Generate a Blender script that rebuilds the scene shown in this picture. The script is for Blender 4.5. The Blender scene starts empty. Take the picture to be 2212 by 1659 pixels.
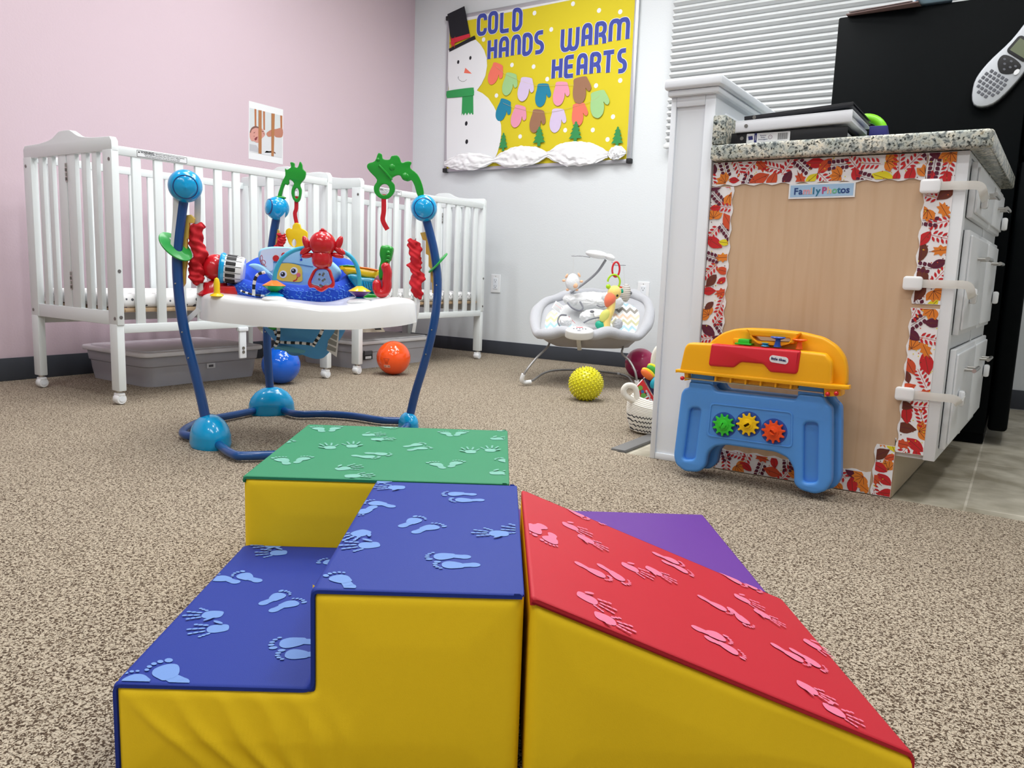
import bpy, bmesh, math, random
from mathutils import Matrix, Vector, noise as mnoise
R = math.radians
C = bpy.context.scene.collection
random.seed(7)
# ------------------------------------------------------------------ camera and unprojection to world points
W_, H_ = 2212, 1659
FPX = 1673.2; YAW, PIT, ROL = R(33.1), R(8.27), R(2.02); HC = 0.55
vf = Vector((-math.sin(YAW)*math.cos(PIT), math.cos(YAW)*math.cos(PIT), -math.sin(PIT)))
_r = Vector((math.cos(YAW), math.sin(YAW), 0)); _u = _r.cross(vf)
vr = _r*math.cos(ROL)+_u*math.sin(ROL); vu = -_r*math.sin(ROL)+_u*math.cos(ROL)
EYE = Vector((0, 0, HC))
FH = Vector((-math.sin(YAW), math.cos(YAW), 0)); RH = _r.copy(); Z = Vector((0, 0, 1)); X = Vector((1, 0, 0)); Y = Vector((0, 1, 0))
def ray(px, py): return vf+vr*((px-W_/2)/FPX)-vu*((py-H_/2)/FPX)
def hit(px, py, p0, n):
    d = ray(px, py); return EYE+d*((Vector(p0)-EYE).dot(n)/d.dot(n))
def onz(px, py, z=0): return hit(px, py, (0, 0, z), Z)
class Plane:
    """a vertical working plane: u right, v up, n towards the room"""
    def __init__(s, o, u, v=Z, n=None):
        s.o = Vector(o); s.u = Vector(u).normalized(); s.v = Vector(v).normalized(); s.n = (n or s.u.cross(s.v)).normalized()
    def M(s, off=0):
        m = Matrix.Identity(4)
        for i in range(3):
            m[i][0] = s.u[i]; m[i][1] = s.v[i]; m[i][2] = s.n[i]; m[i][3] = (s.o+s.n*off)[i]
        return m
    def p(s, px, py, off=0):
        w = hit(px, py, s.o+s.n*off, s.n)-s.o; return (w.dot(s.u), w.dot(s.v))
    def w(s, px, py, off=0): return hit(px, py, s.o+s.n*off, s.n)
    def l(s, px, py, off=0):
        a = s.p(px, py, off); return Vector((a[0], a[1], off))
def viewplane(o): return Plane(o, RH, Z, -FH)
def yplane(y): return Plane((0, y, 0), X, Z, -Y)
# ------------------------------------------------------------------ materials
def s2l(c): return tuple(((v/255)/12.92 if v/255 <= .04045 else ((v/255+.055)/1.055)**2.4) for v in c)
MATS = {}
def mat(name, rgb, rough=.5, metal=0, bump=0, bscale=200, var=.04, vscale=8, trans=0, alpha=1, emit=0, coat=0, sheen=0, ior=1.45, spec=.5, sss=0):
    if name in MATS: return MATS[name]
    m = bpy.data.materials.new(name); m.use_nodes = True; nt = m.node_tree; b = nt.nodes['Principled BSDF']
    c = s2l(rgb)
    tc = nt.nodes.new('ShaderNodeTexCoord')
    n = nt.nodes.new('ShaderNodeTexNoise'); n.inputs['Scale'].default_value = vscale; n.inputs['Detail'].default_value = 3
    nt.links.new(tc.outputs['Object'], n.inputs['Vector'])
    mx = nt.nodes.new('ShaderNodeMix'); mx.data_type = 'RGBA'
    mx.inputs[6].default_value = tuple(v*(1-var) for v in c)+(1,); mx.inputs[7].default_value = tuple(min(1, v*(1+var)) for v in c)+(1,)
    nt.links.new(n.outputs['Fac'], mx.inputs[0]); nt.links.new(mx.outputs[2], b.inputs['Base Color'])
    b.inputs['Roughness'].default_value = rough; b.inputs['Metallic'].default_value = metal
    b.inputs['IOR'].default_value = ior; b.inputs['Specular IOR Level'].default_value = spec
    b.inputs['Transmission Weight'].default_value = trans; b.inputs['Alpha'].default_value = alpha
    b.inputs['Coat Weight'].default_value = coat; b.inputs['Coat Roughness'].default_value = .08
    b.inputs['Sheen Weight'].default_value = sheen
    if emit:
        b.inputs['Emission Color'].default_value = c+(1,); b.inputs['Emission Strength'].default_value = emit
    if bump:
        n2 = nt.nodes.new('ShaderNodeTexNoise'); n2.inputs['Scale'].default_value = bscale; n2.inputs['Detail'].default_value = 3
        nt.links.new(tc.outputs['Object'], n2.inputs['Vector'])
        bp = nt.nodes.new('ShaderNodeBump'); bp.inputs['Strength'].default_value = bump; bp.inputs['Distance'].default_value = .002
        nt.links.new(n2.outputs['Fac'], bp.inputs['Height']); nt.links.new(bp.outputs['Normal'], b.inputs['Normal'])
    MATS[name] = m; return m
def nodes_of(m):
    nt = m.node_tree; return nt, nt.nodes['Principled BSDF']
def tex_mat(name, rough=.5):
    m = mat(name, (128, 128, 128), rough); nt, b = nodes_of(m)
    for l in list(b.inputs['Base Color'].links): nt.links.remove(l)
    return m, nt, b
def N(nt, t, **kw):
    n = nt.nodes.new(t)
    for k, v in kw.items():
        if k.startswith('i_'): n.inputs[k[2:].replace('_', ' ')].default_value = v
        else: setattr(n, k, v)
    return n
def ramp(nt, stops, interp='LINEAR'):
    n = nt.nodes.new('ShaderNodeValToRGB'); cr = n.color_ramp; cr.interpolation = interp
    while len(cr.elements) < len(stops): cr.elements.new(.5)
    for e, (p, c) in zip(cr.elements, stops): e.position = p; e.color = tuple(s2l(c))+(1,)
    return n
def mixc(nt, fac, a, b):
    n = nt.nodes.new('ShaderNodeMix'); n.data_type = 'RGBA'
    for i, v in ((0, fac), (6, a), (7, b)):
        if hasattr(v, 'is_linked'): nt.links.new(v, n.inputs[i])
        elif i: n.inputs[i].default_value = tuple(s2l(v))+(1,)
        else: n.inputs[i].default_value = v
    return n.outputs[2]
def bumpn(nt, b, h, strength=.5, dist=.003):
    bp = N(nt, 'ShaderNodeBump', i_Strength=strength, i_Distance=dist); nt.links.new(h, bp.inputs['Height']); nt.links.new(bp.outputs['Normal'], b.inputs['Normal'])
def coords(nt, scale=(1, 1, 1)):
    tc = nt.nodes.new('ShaderNodeTexCoord'); mp = nt.nodes.new('ShaderNodeMapping'); mp.inputs['Scale'].default_value = scale
    nt.links.new(tc.outputs['Object'], mp.inputs['Vector']); return mp.outputs['Vector']
# carpet: looped pile in beige with brown flecks
m, nt, b = tex_mat('carpet', .95); v = coords(nt)
w1 = N(nt, 'ShaderNodeTexNoise', i_Scale=230, i_Detail=1.5, i_Distortion=1.1); nt.links.new(v, w1.inputs['Vector'])
w2 = N(nt, 'ShaderNodeTexNoise', i_Scale=420, i_Detail=1.0); nt.links.new(v, w2.inputs['Vector'])
w3 = N(nt, 'ShaderNodeTexNoise', i_Scale=3, i_Detail=2.0); nt.links.new(v, w3.inputs['Vector'])
r1 = ramp(nt, [(.0, (232, 222, 208)), (.50, (208, 197, 181)), (.545, (120, 102, 84)), (.61, (82, 66, 52))]); nt.links.new(w1.outputs['Fac'], r1.inputs['Fac'])
r2 = ramp(nt, [(.3, (196, 188, 172)), (.7, (252, 248, 238))]); nt.links.new(w2.outputs['Fac'], r2.inputs['Fac'])
mm = nt.nodes.new('ShaderNodeMix'); mm.data_type = 'RGBA'; mm.blend_type = 'MULTIPLY'; mm.inputs[0].default_value = .75
nt.links.new(r1.outputs['Color'], mm.inputs[6]); nt.links.new(r2.outputs['Color'], mm.inputs[7])
nt.links.new(mm.outputs[2], b.inputs['Base Color'])
ad = N(nt, 'ShaderNodeMath', operation='ADD'); nt.links.new(w2.outputs['Fac'], ad.inputs[0]); nt.links.new(w1.outputs['Fac'], ad.inputs[1])
bumpn(nt, b, ad.outputs[0], .9, .005)
CARPET = m
# vinyl floor tile
m, nt, b = tex_mat('floor_tile_vinyl', .42); v = coords(nt)
br = N(nt, 'ShaderNodeTexBrick', i_Scale=1.0, i_Mortar_Size=.003, i_Brick_Width=.61, i_Row_Height=.305)
rot = nt.nodes.new('ShaderNodeMapping'); rot.inputs['Rotation'].default_value = (0, 0, R(90)); rot.inputs['Location'].default_value = (.11, .07, 0); nt.links.new(v, rot.inputs['Vector']); nt.links.new(rot.outputs[0], br.inputs['Vector'])
br.inputs['Color1'].default_value = tuple(s2l((204, 198, 182)))+(1,); br.inputs['Color2'].default_value = tuple(s2l((190, 184, 168)))+(1,); br.inputs['Mortar'].default_value = tuple(s2l((224, 218, 204)))+(1,)
n1 = N(nt, 'ShaderNodeTexNoise', i_Scale=9, i_Detail=6.0); nt.links.new(v, n1.inputs['Vector'])
r1 = ramp(nt, [(.35, (190, 186, 176)), (.7, (255, 255, 255))]); nt.links.new(n1.outputs['Fac'], r1.inputs['Fac'])
mm = nt.nodes.new('ShaderNodeMix'); mm.data_type = 'RGBA'; mm.blend_type = 'MULTIPLY'; mm.inputs[0].default_value = 1
nt.links.new(br.outputs['Color'], mm.inputs[6]); nt.links.new(r1.outputs['Color'], mm.inputs[7]); nt.links.new(mm.outputs[2], b.inputs['Base Color'])
TILE = m
# maple cabinet panel
m, nt, b = tex_mat('maple_veneer', .45); v = coords(nt, (9, 9, .9))
n1 = N(nt, 'ShaderNodeTexNoise', i_Scale=3, i_Detail=5.0, i_Distortion=.6); nt.links.new(v, n1.inputs['Vector'])
wv = N(nt, 'ShaderNodeTexWave', i_Scale=.9, i_Distortion=7.0, i_Detail=3.0, i_Detail_Scale=.9); nt.links.new(v, wv.inputs['Vector'])
r1 = ramp(nt, [(.25, (198, 166, 134)), (.75, (208, 179, 149))]); nt.links.new(n1.outputs['Fac'], r1.inputs['Fac'])
r2 = ramp(nt, [(.0, (250, 247, 244)), (.3, (255, 255, 255)), (1, (255, 255, 255))]); nt.links.new(wv.outputs['Fac'], r2.inputs['Fac'])
mm = nt.nodes.new('ShaderNodeMix'); mm.data_type = 'RGBA'; mm.blend_type = 'MULTIPLY'; mm.inputs[0].default_value = .8
nt.links.new(r1.outputs['Color'], mm.inputs[6]); nt.links.new(r2.outputs['Color'], mm.inputs[7]); nt.links.new(mm.outputs[2], b.inputs['Base Color'])
MAPLE = m
# granite
m, nt, b = tex_mat('speckled_granite', .22); v = coords(nt)
n1 = N(nt, 'ShaderNodeTexNoise', i_Scale=75, i_Detail=6.0, i_Distortion=.5); nt.links.new(v, n1.inputs['Vector'])
n2 = N(nt, 'ShaderNodeTexNoise', i_Scale=190, i_Detail=3.0, i_Distortion=.4); nt.links.new(v, n2.inputs['Vector'])
n3 = N(nt, 'ShaderNodeTexNoise', i_Scale=22, i_Detail=2.0); nt.links.new(v, n3.inputs['Vector'])
r1 = ramp(nt, [(.33, (104, 112, 116)), (.44, (180, 184, 182)), (.5, (224, 224, 218)), (.62, (230, 226, 214)), (.72, (198, 184, 162))]); nt.links.new(n1.outputs['Fac'], r1.inputs['Fac'])
r2 = ramp(nt, [(.33, (50, 54, 58)), (.41, (190, 190, 186)), (.46, (255, 255, 255))]); nt.links.new(n2.outputs['Fac'], r2.inputs['Fac'])
r3 = ramp(nt, [(.4, (205, 212, 210)), (.6, (255, 252, 244))]); nt.links.new(n3.outputs['Fac'], r3.inputs['Fac'])
for a_ in (r2, r3):
    mm = nt.nodes.new('ShaderNodeMix'); mm.data_type = 'RGBA'; mm.blend_type = 'MULTIPLY'; mm.inputs[0].default_value = 1
    nt.links.new((r1 if a_ is r2 else prev).outputs['Color' if a_ is r2 else 2], mm.inputs[6]); nt.links.new(a_.outputs['Color'], mm.inputs[7]); prev = mm
nt.links.new(prev.outputs[2], b.inputs['Base Color'])
GRANITE = m
def vinyl(name, rgb, rough=.55):
    m = mat(name, rgb, rough, bump=.12, bscale=900, var=.03, vscale=5, spec=.3); return m
# ------------------------------------------------------------------ mesh builder
def cr(pts, n=6, closed=True):
    """smooth a polyline (Catmull-Rom)"""
    out = []; L = len(pts); P = [Vector(p) for p in pts]
    rng = range(L if closed else L-1)
    for i in rng:
        if closed: a, b_, c, d = P[(i-1) % L], P[i], P[(i+1) % L], P[(i+2) % L]
        else: a, b_, c, d = P[max(i-1, 0)], P[i], P[i+1], P[min(i+2, L-1)]
        for k in range(n):
            t = k/n
            out.append(.5*((2*b_)+(-a+c)*t+(2*a-5*b_+4*c-d)*t*t+(-a+3*b_-3*c+d)*t**3))
    if not closed: out.append(P[-1])
    return out
def ell(cx, cy, rx, ry, n=20, rot=0):
    return [(cx+rx*math.cos(t)*math.cos(rot)-ry*math.sin(t)*math.sin(rot), cy+rx*math.cos(t)*math.sin(rot)+ry*math.sin(t)*math.cos(rot)) for t in [2*math.pi*i/n for i in range(n)]]
def rrect(x0, y0, x1, y1, r, n=4):
    o = []
    for cx, cy, a in ((x1-r, y0+r, -90), (x1-r, y1-r, 0), (x0+r, y1-r, 90), (x0+r, y0+r, 180)):
        for k in range(n+1):
            t = R(a+90*k/n); o.append((cx+r*math.cos(t), cy+r*math.sin(t)))
    return o
I4 = Matrix.Identity(4)
def T(x, y, z): return Matrix.Translation((x, y, z))
def RZ(a): return Matrix.Rotation(R(a), 4, 'Z')
def RX(a): return Matrix.Rotation(R(a), 4, 'X')
def RY(a): return Matrix.Rotation(R(a), 4, 'Y')
def S(x, y, z): return Matrix.Diagonal((x, y, z, 1))
class MB:
    def __init__(s, M=I4): s.v = []; s.f = []; s.mi = []; s.mats = []; s.M = M
    def m_(s, m):
        if m not in s.mats: s.mats.append(m)
        return s.mats.index(m)
    def add(s, V, F, m, M=None):
        k = len(s.v); T_ = s.M @ M if M is not None else s.M
        s.v += [T_ @ Vector(p) for p in V]; i = s.m_(m)
        flip = T_.determinant() < 0
        for f in F:
            f = [k+j for j in f]
            if flip: f.reverse()
            s.f.append(f); s.mi.append(i)
        return s
    def mesh(s, me, m, M=None):
        s.add([v.co.copy() for v in me.vertices], [list(p.vertices) for p in me.polygons], m, M); bpy.data.meshes.remove(me)
    def box(s, a, b, m, bev=0, seg=2, M=None):
        bm = bmesh.new(); bmesh.ops.create_cube(bm, size=1)
        for v in bm.verts:
            for i in range(3): v.co[i] = a[i]+(v.co[i]+.5)*(b[i]-a[i])
        if bev:
            bmesh.ops.bevel(bm, geom=bm.edges[:], offset=min(bev, .49*min(abs(b[i]-a[i]) for i in range(3))), segments=seg, affect='EDGES', profile=.5)
        s.bm(bm, m, M); return s
    def bm(s, bm, m, M=None):
        bm.verts.index_update(); bmesh.ops.recalc_face_normals(bm, faces=bm.faces[:])
        s.add([v.co.copy() for v in bm.verts], [[v.index for v in f.verts] for f in bm.faces], m, M); bm.free()
    def ball(s, c, r, m, n=24, M=None, rz=None):
        r = r if isinstance(r, (tuple, list)) else (r, r, r); nr = n//2; V = [(0, 0, -1)]; F = []
        for i in range(1, nr):
            a = -math.pi/2+math.pi*i/nr
            for j in range(n): t = 2*math.pi*j/n; V.append((math.cos(a)*math.cos(t), math.cos(a)*math.sin(t), math.sin(a)))
        V.append((0, 0, 1)); top = len(V)-1
        for j in range(n):
            F.append([0, 1+(j+1) % n, 1+j]); F.append([top, top-n+j, top-n+(j+1) % n])
        for i in range(nr-2):
            for j in range(n): a = 1+i*n; F.append([a+j, a+(j+1) % n, a+n+(j+1) % n, a+n+j])
        Q = T(*c) @ (rz if rz is not None else I4) @ S(*r)
        s.add(V, F, m, M @ Q if M is not None else Q); return s
    def tube(s, pts, r, m, seg=10, closed=False, M=None, flat=None, cap=True, up=None):
        P = [Vector(p) for p in pts]; L = len(P); rad = r if isinstance(r, (list, tuple)) else [r]*L
        def tan(i):
            if closed: return (P[(i+1) % L]-P[i-1]).normalized()
            return (P[min(i+1, L-1)]-P[max(i-1, 0)]).normalized()
        t0 = tan(0); nrm = Vector(up) if up else (Z if abs(t0.z) < .9 else X); nrm = (nrm-t0*nrm.dot(t0)).normalized()
        V = []; F = []
        for i in range(L):
            t = tan(i); nrm = (nrm-t*nrm.dot(t)); nrm = nrm.normalized() if nrm.length > 1e-6 else t.orthogonal().normalized(); bn = t.cross(nrm)
            for j in range(seg):
                a = 2*math.pi*(j+.5)/seg; ra = rad[i]; rb = rad[i]*(flat if flat else 1)
                V.append(P[i]+nrm*math.cos(a)*ra+bn*math.sin(a)*rb)
        for i in range(L if closed else L-1):
            for j in range(seg):
                a = i*seg; b_ = ((i+1) % L)*seg; F.append([a+j, a+(j+1) % seg, b_+(j+1) % seg, b_+j])
        if not closed and cap: F.append(list(range(seg-1, -1, -1))); F.append([(L-1)*seg+j for j in range(seg)])
        s.add(V, F, m, M); return s
    def lathe(s, prof, m, n=32, M=None, closed=False):
        V = []; F = []; L = len(prof)
        for r, z in prof:
            for j in range(n): t = 2*math.pi*j/n; V.append((r*math.cos(t), r*math.sin(t), z))
        for i in range(L-1):
            for j in range(n): a = i*n; F.append([a+j, a+(j+1) % n, a+n+(j+1) % n, a+n+j])
        if not closed: F.append(list(range(n-1, -1, -1))); F.append([(L-1)*n+j for j in range(n)])
        s.add(V, F, m, M); return s
    def cyl(s, a, b, r, m, n=20, M=None):
        s.tube([a, b], r, m, n, M=M); return s
    def shape(s, loops, z0, z1, m, bev=0, M=None, seg=2):
        """solid between z0 and z1 from closed 2D loops (first one outer, the others holes)"""
        if loops and not isinstance(loops[0][0], (tuple, list, Vector)): loops = [loops]
        cu = bpy.data.curves.new('t', 'CURVE'); cu.dimensions = '2D'; cu.fill_mode = 'BOTH'
        for lp in loops:
            sp = cu.splines.new('POLY'); sp.points.add(len(lp)-1)
            for k, p in enumerate(lp): sp.points[k].co = (p[0], p[1], 0, 1)
            sp.use_cyclic_u = True
        d = (z1-z0)/2; cu.extrude = max(d-bev, 0); cu.bevel_depth = bev; cu.bevel_resolution = seg-1; cu.offset = -bev
        ob = bpy.data.objects.new('t', cu); me = bpy.data.meshes.new_from_object(ob)
        bm = bmesh.new(); bm.from_mesh(me); bmesh.ops.remove_doubles(bm, verts=bm.verts[:], dist=1e-6); bmesh.ops.recalc_face_normals(bm, faces=bm.faces[:])
        bm.verts.index_update()
        V = [v.co+Vector((0, 0, (z0+z1)/2)) for v in bm.verts]; F = [[v.index for v in f.verts] for f in bm.faces]
        bm.free(); bpy.data.objects.remove(ob); bpy.data.curves.remove(cu); bpy.data.meshes.remove(me)
        s.add(V, F, m, M); return s
    def flat(s, poly, z, m, M=None):
        s.add([(p[0], p[1], z) for p in poly], [list(range(len(poly)))], m, M); return s
    def text(s, txt, size, m, M, depth=.0006, align='CENTER', sp=1, bold=0):
        cu = bpy.data.curves.new('t', 'FONT'); cu.body = txt; cu.size = size; cu.extrude = depth; cu.align_x = align; cu.align_y = 'CENTER'; cu.space_character = sp; cu.offset = bold; cu.resolution_u = 3
        ob = bpy.data.objects.new('t', cu); me = bpy.data.meshes.new_from_object(ob)
        bpy.data.objects.remove(ob); s.mesh(me, m, M); bpy.data.curves.remove(cu); return s
    def grid(s, fn, nu, nv, m, M=None, cu=False, cv=False, mf=None, thick=0):
        V = [fn(i/(nu if cu else nu-1), j/(nv if cv else nv-1)) for j in range(nv) for i in range(nu)]
        for j in range(nv-1 if not cv else nv):
            for i in range(nu-1 if not cu else nu):
                pass
        F = {}
        for j in range(nv-1 if not cv else nv):
            for i in range(nu-1 if not cu else nu):
                f = [j*nu+i, j*nu+(i+1) % nu, ((j+1) % nv)*nu+(i+1) % nu, ((j+1) % nv)*nu+i]
                mm_ = mf(i/nu, j/nv) if mf else m
                F.setdefault(mm_, []).append(f)
        k = len(s.v); T_ = s.M @ M if M is not None else s.M
        s.v += [T_ @ Vector(p) for p in V]
        for mm_, fs in F.items():
            i_ = s.m_(mm_)
            for f in fs: s.f.append([k+j for j in f]); s.mi.append(i_)
        return s
    def build(s, name, parent=None, ang=38, solid=0, sub=0):
        me = bpy.data.meshes.new(name); inv = root_inv(parent)
        me.from_pydata([inv @ p for p in s.v], [], s.f)
        for mm_ in s.mats: me.materials.append(mm_)
        me.polygons.foreach_set('material_index', s.mi); me.polygons.foreach_set('use_smooth', [True]*len(s.f)); me.validate(); me.update()
        me.set_sharp_from_angle(angle=R(ang))
        o = bpy.data.objects.new(name, me); C.objects.link(o)
        if parent: o.parent = parent
        if solid: q = o.modifiers.new('s', 'SOLIDIFY'); q.thickness = solid; q.offset = 0
        if sub: q = o.modifiers.new('u', 'SUBSURF'); q.levels = sub; q.render_levels = sub
        return o
def root_inv(p):
    if not p: return I4
    while p.parent: p = p.parent
    return (Matrix.Translation(p.location) @ p.rotation_euler.to_matrix().to_4x4()).inverted()
def thing(name, label, cat, loc, rz=0, group=None):
    o = bpy.data.objects.new(name, None); C.objects.link(o); o.location = loc; o.rotation_euler = (0, 0, rz); o.empty_display_size = .05
    return tag(o, label, cat, group)
def tag(o, label, cat, group=None, kind=None):
    o['label'] = label; o['category'] = cat
    if group: o['group'] = group
    if kind: o['kind'] = kind
    return o
def struct(name, mb, parent=None):
    o = mb.build(name, parent)
    if not parent: o['kind'] = 'structure'
    return o
def recentre(o, at):
    """put a one-mesh thing's origin at its base"""
    at = Vector(at); o.data.transform(Matrix.Translation(-at)); o.location = at; return o
def copy_tree(o, parent=None):
    c = o.copy(); C.objects.link(c); c.parent = parent
    for ch in list(o.children): copy_tree(ch, c)
    return c
def ribbon(mb, pts, w, z0, z1, m, M=None, closed=False):
    """flat stroke of width w along 2D points"""
    P = [Vector((p[0], p[1])) for p in pts]; L = len(P); A = []; B = []
    for i in range(L):
        if closed: a = (P[i]-P[i-1]).normalized(); b_ = (P[(i+1) % L]-P[i]).normalized()
        else:
            b_ = (P[min(i+1, L-1)]-P[min(i, L-2)]).normalized(); a = (P[max(i, 1)]-P[max(i-1, 0)]).normalized()
        na = Vector((-a.y, a.x)); nb = Vector((-b_.y, b_.x)); n_ = (na+nb)
        n_ = n_.normalized() if n_.length > 1e-6 else na
        k = w/2/max(.45, n_.dot(na)); A.append(P[i]+n_*k); B.append(P[i]-n_*k)
    V = [(*p, z1) for p in A]+[(*p, z1) for p in B]+[(*p, z0) for p in A]+[(*p, z0) for p in B]; F = []
    for i in range(L if closed else L-1):
        j = (i+1) % L
        F += [[i, L+i, L+j, j], [2*L+i, i, j, 2*L+j], [L+i, 3*L+i, 3*L+j, L+j]]
    if not closed: F += [[0, 2*L, 3*L, L], [L-1, 2*L-1, 4*L-1, 3*L-1]]
    mb.add(V, F, m, M)
# frequently used materials
WHITE = mat('white_paint', (232, 237, 243), .45, var=.01)
CRIBW = mat('crib_white_lacquer', (226, 232, 233), .36, var=.01)
PAPER = mat('white_paper', (230, 232, 235), .7, var=.01)
BLACK = mat('black_paper', (26, 26, 34), .7)
METAL = mat('brushed_nickel', (190, 188, 184), .3, metal=1)
STEEL = mat('bolt_steel', (140, 138, 134), .35, metal=1)
DARK = mat('dark_slot', (30, 30, 32), .6)
PLW = mat('glossy_white_plastic', (238, 240, 242), .18, var=.01, coat=.4)
RED = mat('glossy_red_plastic', (206, 26, 36), .22, var=.02, coat=.3)
YEL = mat('glossy_yellow_plastic', (245, 205, 20), .25, var=.02, coat=.3)
GRN = mat('glossy_green_plastic', (22, 150, 40), .25, var=.02, coat=.3)
AQUA = mat('glossy_aqua_plastic', (0, 160, 220), .2, var=.02, coat=.4)
NAVY = mat('navy_painted_tube', (14, 70, 134), .28, var=.02, coat=.3)
ORG = mat('glossy_orange_plastic', (240, 120, 20), .3, var=.02)
PURP = mat('glossy_purple_plastic', (84, 40, 120), .3, var=.02)
SKY = mat('glossy_sky_blue_tube', (60, 175, 215), .28, var=.02)
# ================================================================== room
CEIL = 2.6; XL, XR, YB, YF = -3.67, 2.3, 4.26, -2.6
PINKW = mat('pink_wall_paint', (207, 187, 197), .8, bump=.25, bscale=120, var=.012, vscale=1.5)
WALLW = mat('white_wall_paint', (218, 223, 226), .8, bump=.25, bscale=120, var=.01, vscale=1.5)
BASE = mat('charcoal_rubber_base', (62, 66, 74), .5, var=.05)
def quadbox(name, a, b, m, bev=0):
    q = MB(); q.box(a, b, m, bev); return struct(name, q)
fl = MB(); fl.add([(XL, YF, 0), (XR, YF, 0), (XR, 2.182, 0), (-1.02, 2.182, 0), (-1.02, YB, 0), (XL, YB, 0)], [[0, 1, 2, 3, 4, 5]], CARPET)
fl.add([(XL, YF, -.05), (XR, YF, -.05), (XR, YB, -.05), (XL, YB, -.05)], [[0, 3, 2, 1]], TILE); struct('floor', fl)
quadbox('floor_tile', (-1.02, 2.182, -.04), (XR, YB, -.004), TILE)
quadbox('trim_1', (-1.045, 2.19, -.004), (-.995, YB-.02, .007), mat('grey_transition_strip', (112, 112, 112), .5), .003)
quadbox('wall_left', (XL-.1, YF-.1, -.05), (XL, YB+.1, CEIL), PINKW)
quadbox('wall_right', (XR, YF-.1, -.05), (XR+.1, YB+.1, CEIL), WALLW)
quadbox('wall_front', (XL-.1, YF-.1, -.05), (XR+.1, YF, CEIL), WALLW)
quadbox('ceiling', (XL-.1, YF-.1, CEIL), (XR+.1, YB+.1, CEIL+.1), mat('ceiling_white', (236, 236, 234), .9))
# back wall with a window opening
WX0, WX1, WZ0, WZ1 = -1.70, -.30, 1.32, 2.3
wb = MB()
wb.box((XL-.1, YB, -.05), (WX0, YB+.12, CEIL), WALLW); wb.box((WX1, YB, -.05), (XR+.1, YB+.12, CEIL), WALLW)
wb.box((WX0, YB, -.05), (WX1, YB+.12, WZ0), WALLW); wb.box((WX0, YB, WZ1), (WX1, YB+.12, CEIL), WALLW); struct('wall_back', wb)
quadbox('baseboard_left', (XL, YF, 0), (XL+.006, YB, .10), BASE, .002)
quadbox('baseboard_back', (XL+.006, YB-.006, 0), (-.9, YB, .088), BASE, .002)
quadbox('baseboard_right', (-.77, YB-.006, 0), (XR, YB, .088), BASE, .002)
wf = MB()
for a, b in (((WX0, YB+.04, WZ0), (WX0+.05, YB+.1, WZ1)), ((WX1-.05, YB+.04, WZ0), (WX1, YB+.1, WZ1)), ((WX0, YB+.04, WZ0), (WX1, YB+.1, WZ0+.05)), ((WX0, YB+.04, WZ1-.05), (WX1, YB+.1, WZ1)), ((-1.02, YB+.05, WZ0), (-.98, YB+.09, WZ1))): wf.box(a, b, WHITE, .004)
w1o = struct('window_1', wf)
g = MB(); g.box((WX0+.04, YB+.068, WZ0+.04), (WX1-.04, YB+.074, WZ1-.04), mat('window_glass', (225, 235, 238), .02, trans=1)); g.build('pane', w1o)
g = MB(); g.box((WX0, YB-.0, WZ0-.012), (WX1, YB+.06, WZ0), WHITE, .003); g.build('sill', w1o)
# half-wall (partition) carrying the counter, with cap and trims
PX0, PX1, PY = -.902, -.775, 2.182
hw = MB(); hw.box((PX0, PY, 0), (PX1, YB, 1.06), WHITE)
struct('wall_partition', hw)
hc = MB()
hc.box((PX0-.012, PY-.022, 1.058), (PX1+.012, YB, 1.075), WHITE, .005); hc.box((PX0-.02, PY-.032, 1.075), (PX1+.02, YB, 1.105), WHITE, .008, 3)
struct('trim_2', hc)
ht = MB()
ht.box((PX0-.004, PY-.008, 0), (PX0+.012, PY, 1.058), WHITE, .002); ht.box((PX1-.03, PY-.008, 0), (PX1, PY, 1.058), WHITE, .002)
ht.box((PX0+.012, PY-.008, 1.03), (PX1-.03, PY, 1.058), WHITE, .002); ht.box((PX0+.012, PY-.006, 0), (PX1-.03, PY, .02), WHITE, .002)
ht.box((PX1, PY+.07, .998), (PX1+.008, YB-.02, 1.018), WHITE, .003)
struct('trim_3', ht)
# ---- blind
bl = thing('window_blind', 'white horizontal slat blind hanging over the window beside the black fridge', 'window blind', (-1.1, YB-.05, 2.3))
BLW = mat('blind_slat_vinyl', (216, 219, 220), .55, var=.01); q = MB(); zs_ = []; zc = 1.28; k = 0
while zc < 2.31:
    zs_.append((zc, YB-.062 if k % 2 == 0 else YB-.032)); zc += .0105 if k % 2 else .0235; k += 1
V = []; F = []
for i, (zz, yy) in enumerate(zs_):
    for dy in (0, .006): V += [(-1.775, yy+dy, zz), (-.25, yy+dy, zz)]
for i in range(len(zs_)-1):
    a = 4*i; F += [[a, a+1, a+5, a+4], [a+2, a+6, a+7, a+3], [a, a+4, a+6, a+2], [a+1, a+3, a+7, a+5]]
q.add(V, F, BLW)
q.build('slats', bl, 20)
q = MB(); q.box((-1.782, YB-.066, 1.262), (-.25, YB-.02, 1.284), BLW, .006); q.build('bottom_rail', bl)
q = MB(); q.box((-1.79, YB-.07, 2.29), (-.24, YB-.012, 2.335), BLW, .006); q.build('head_rail', bl)
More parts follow.
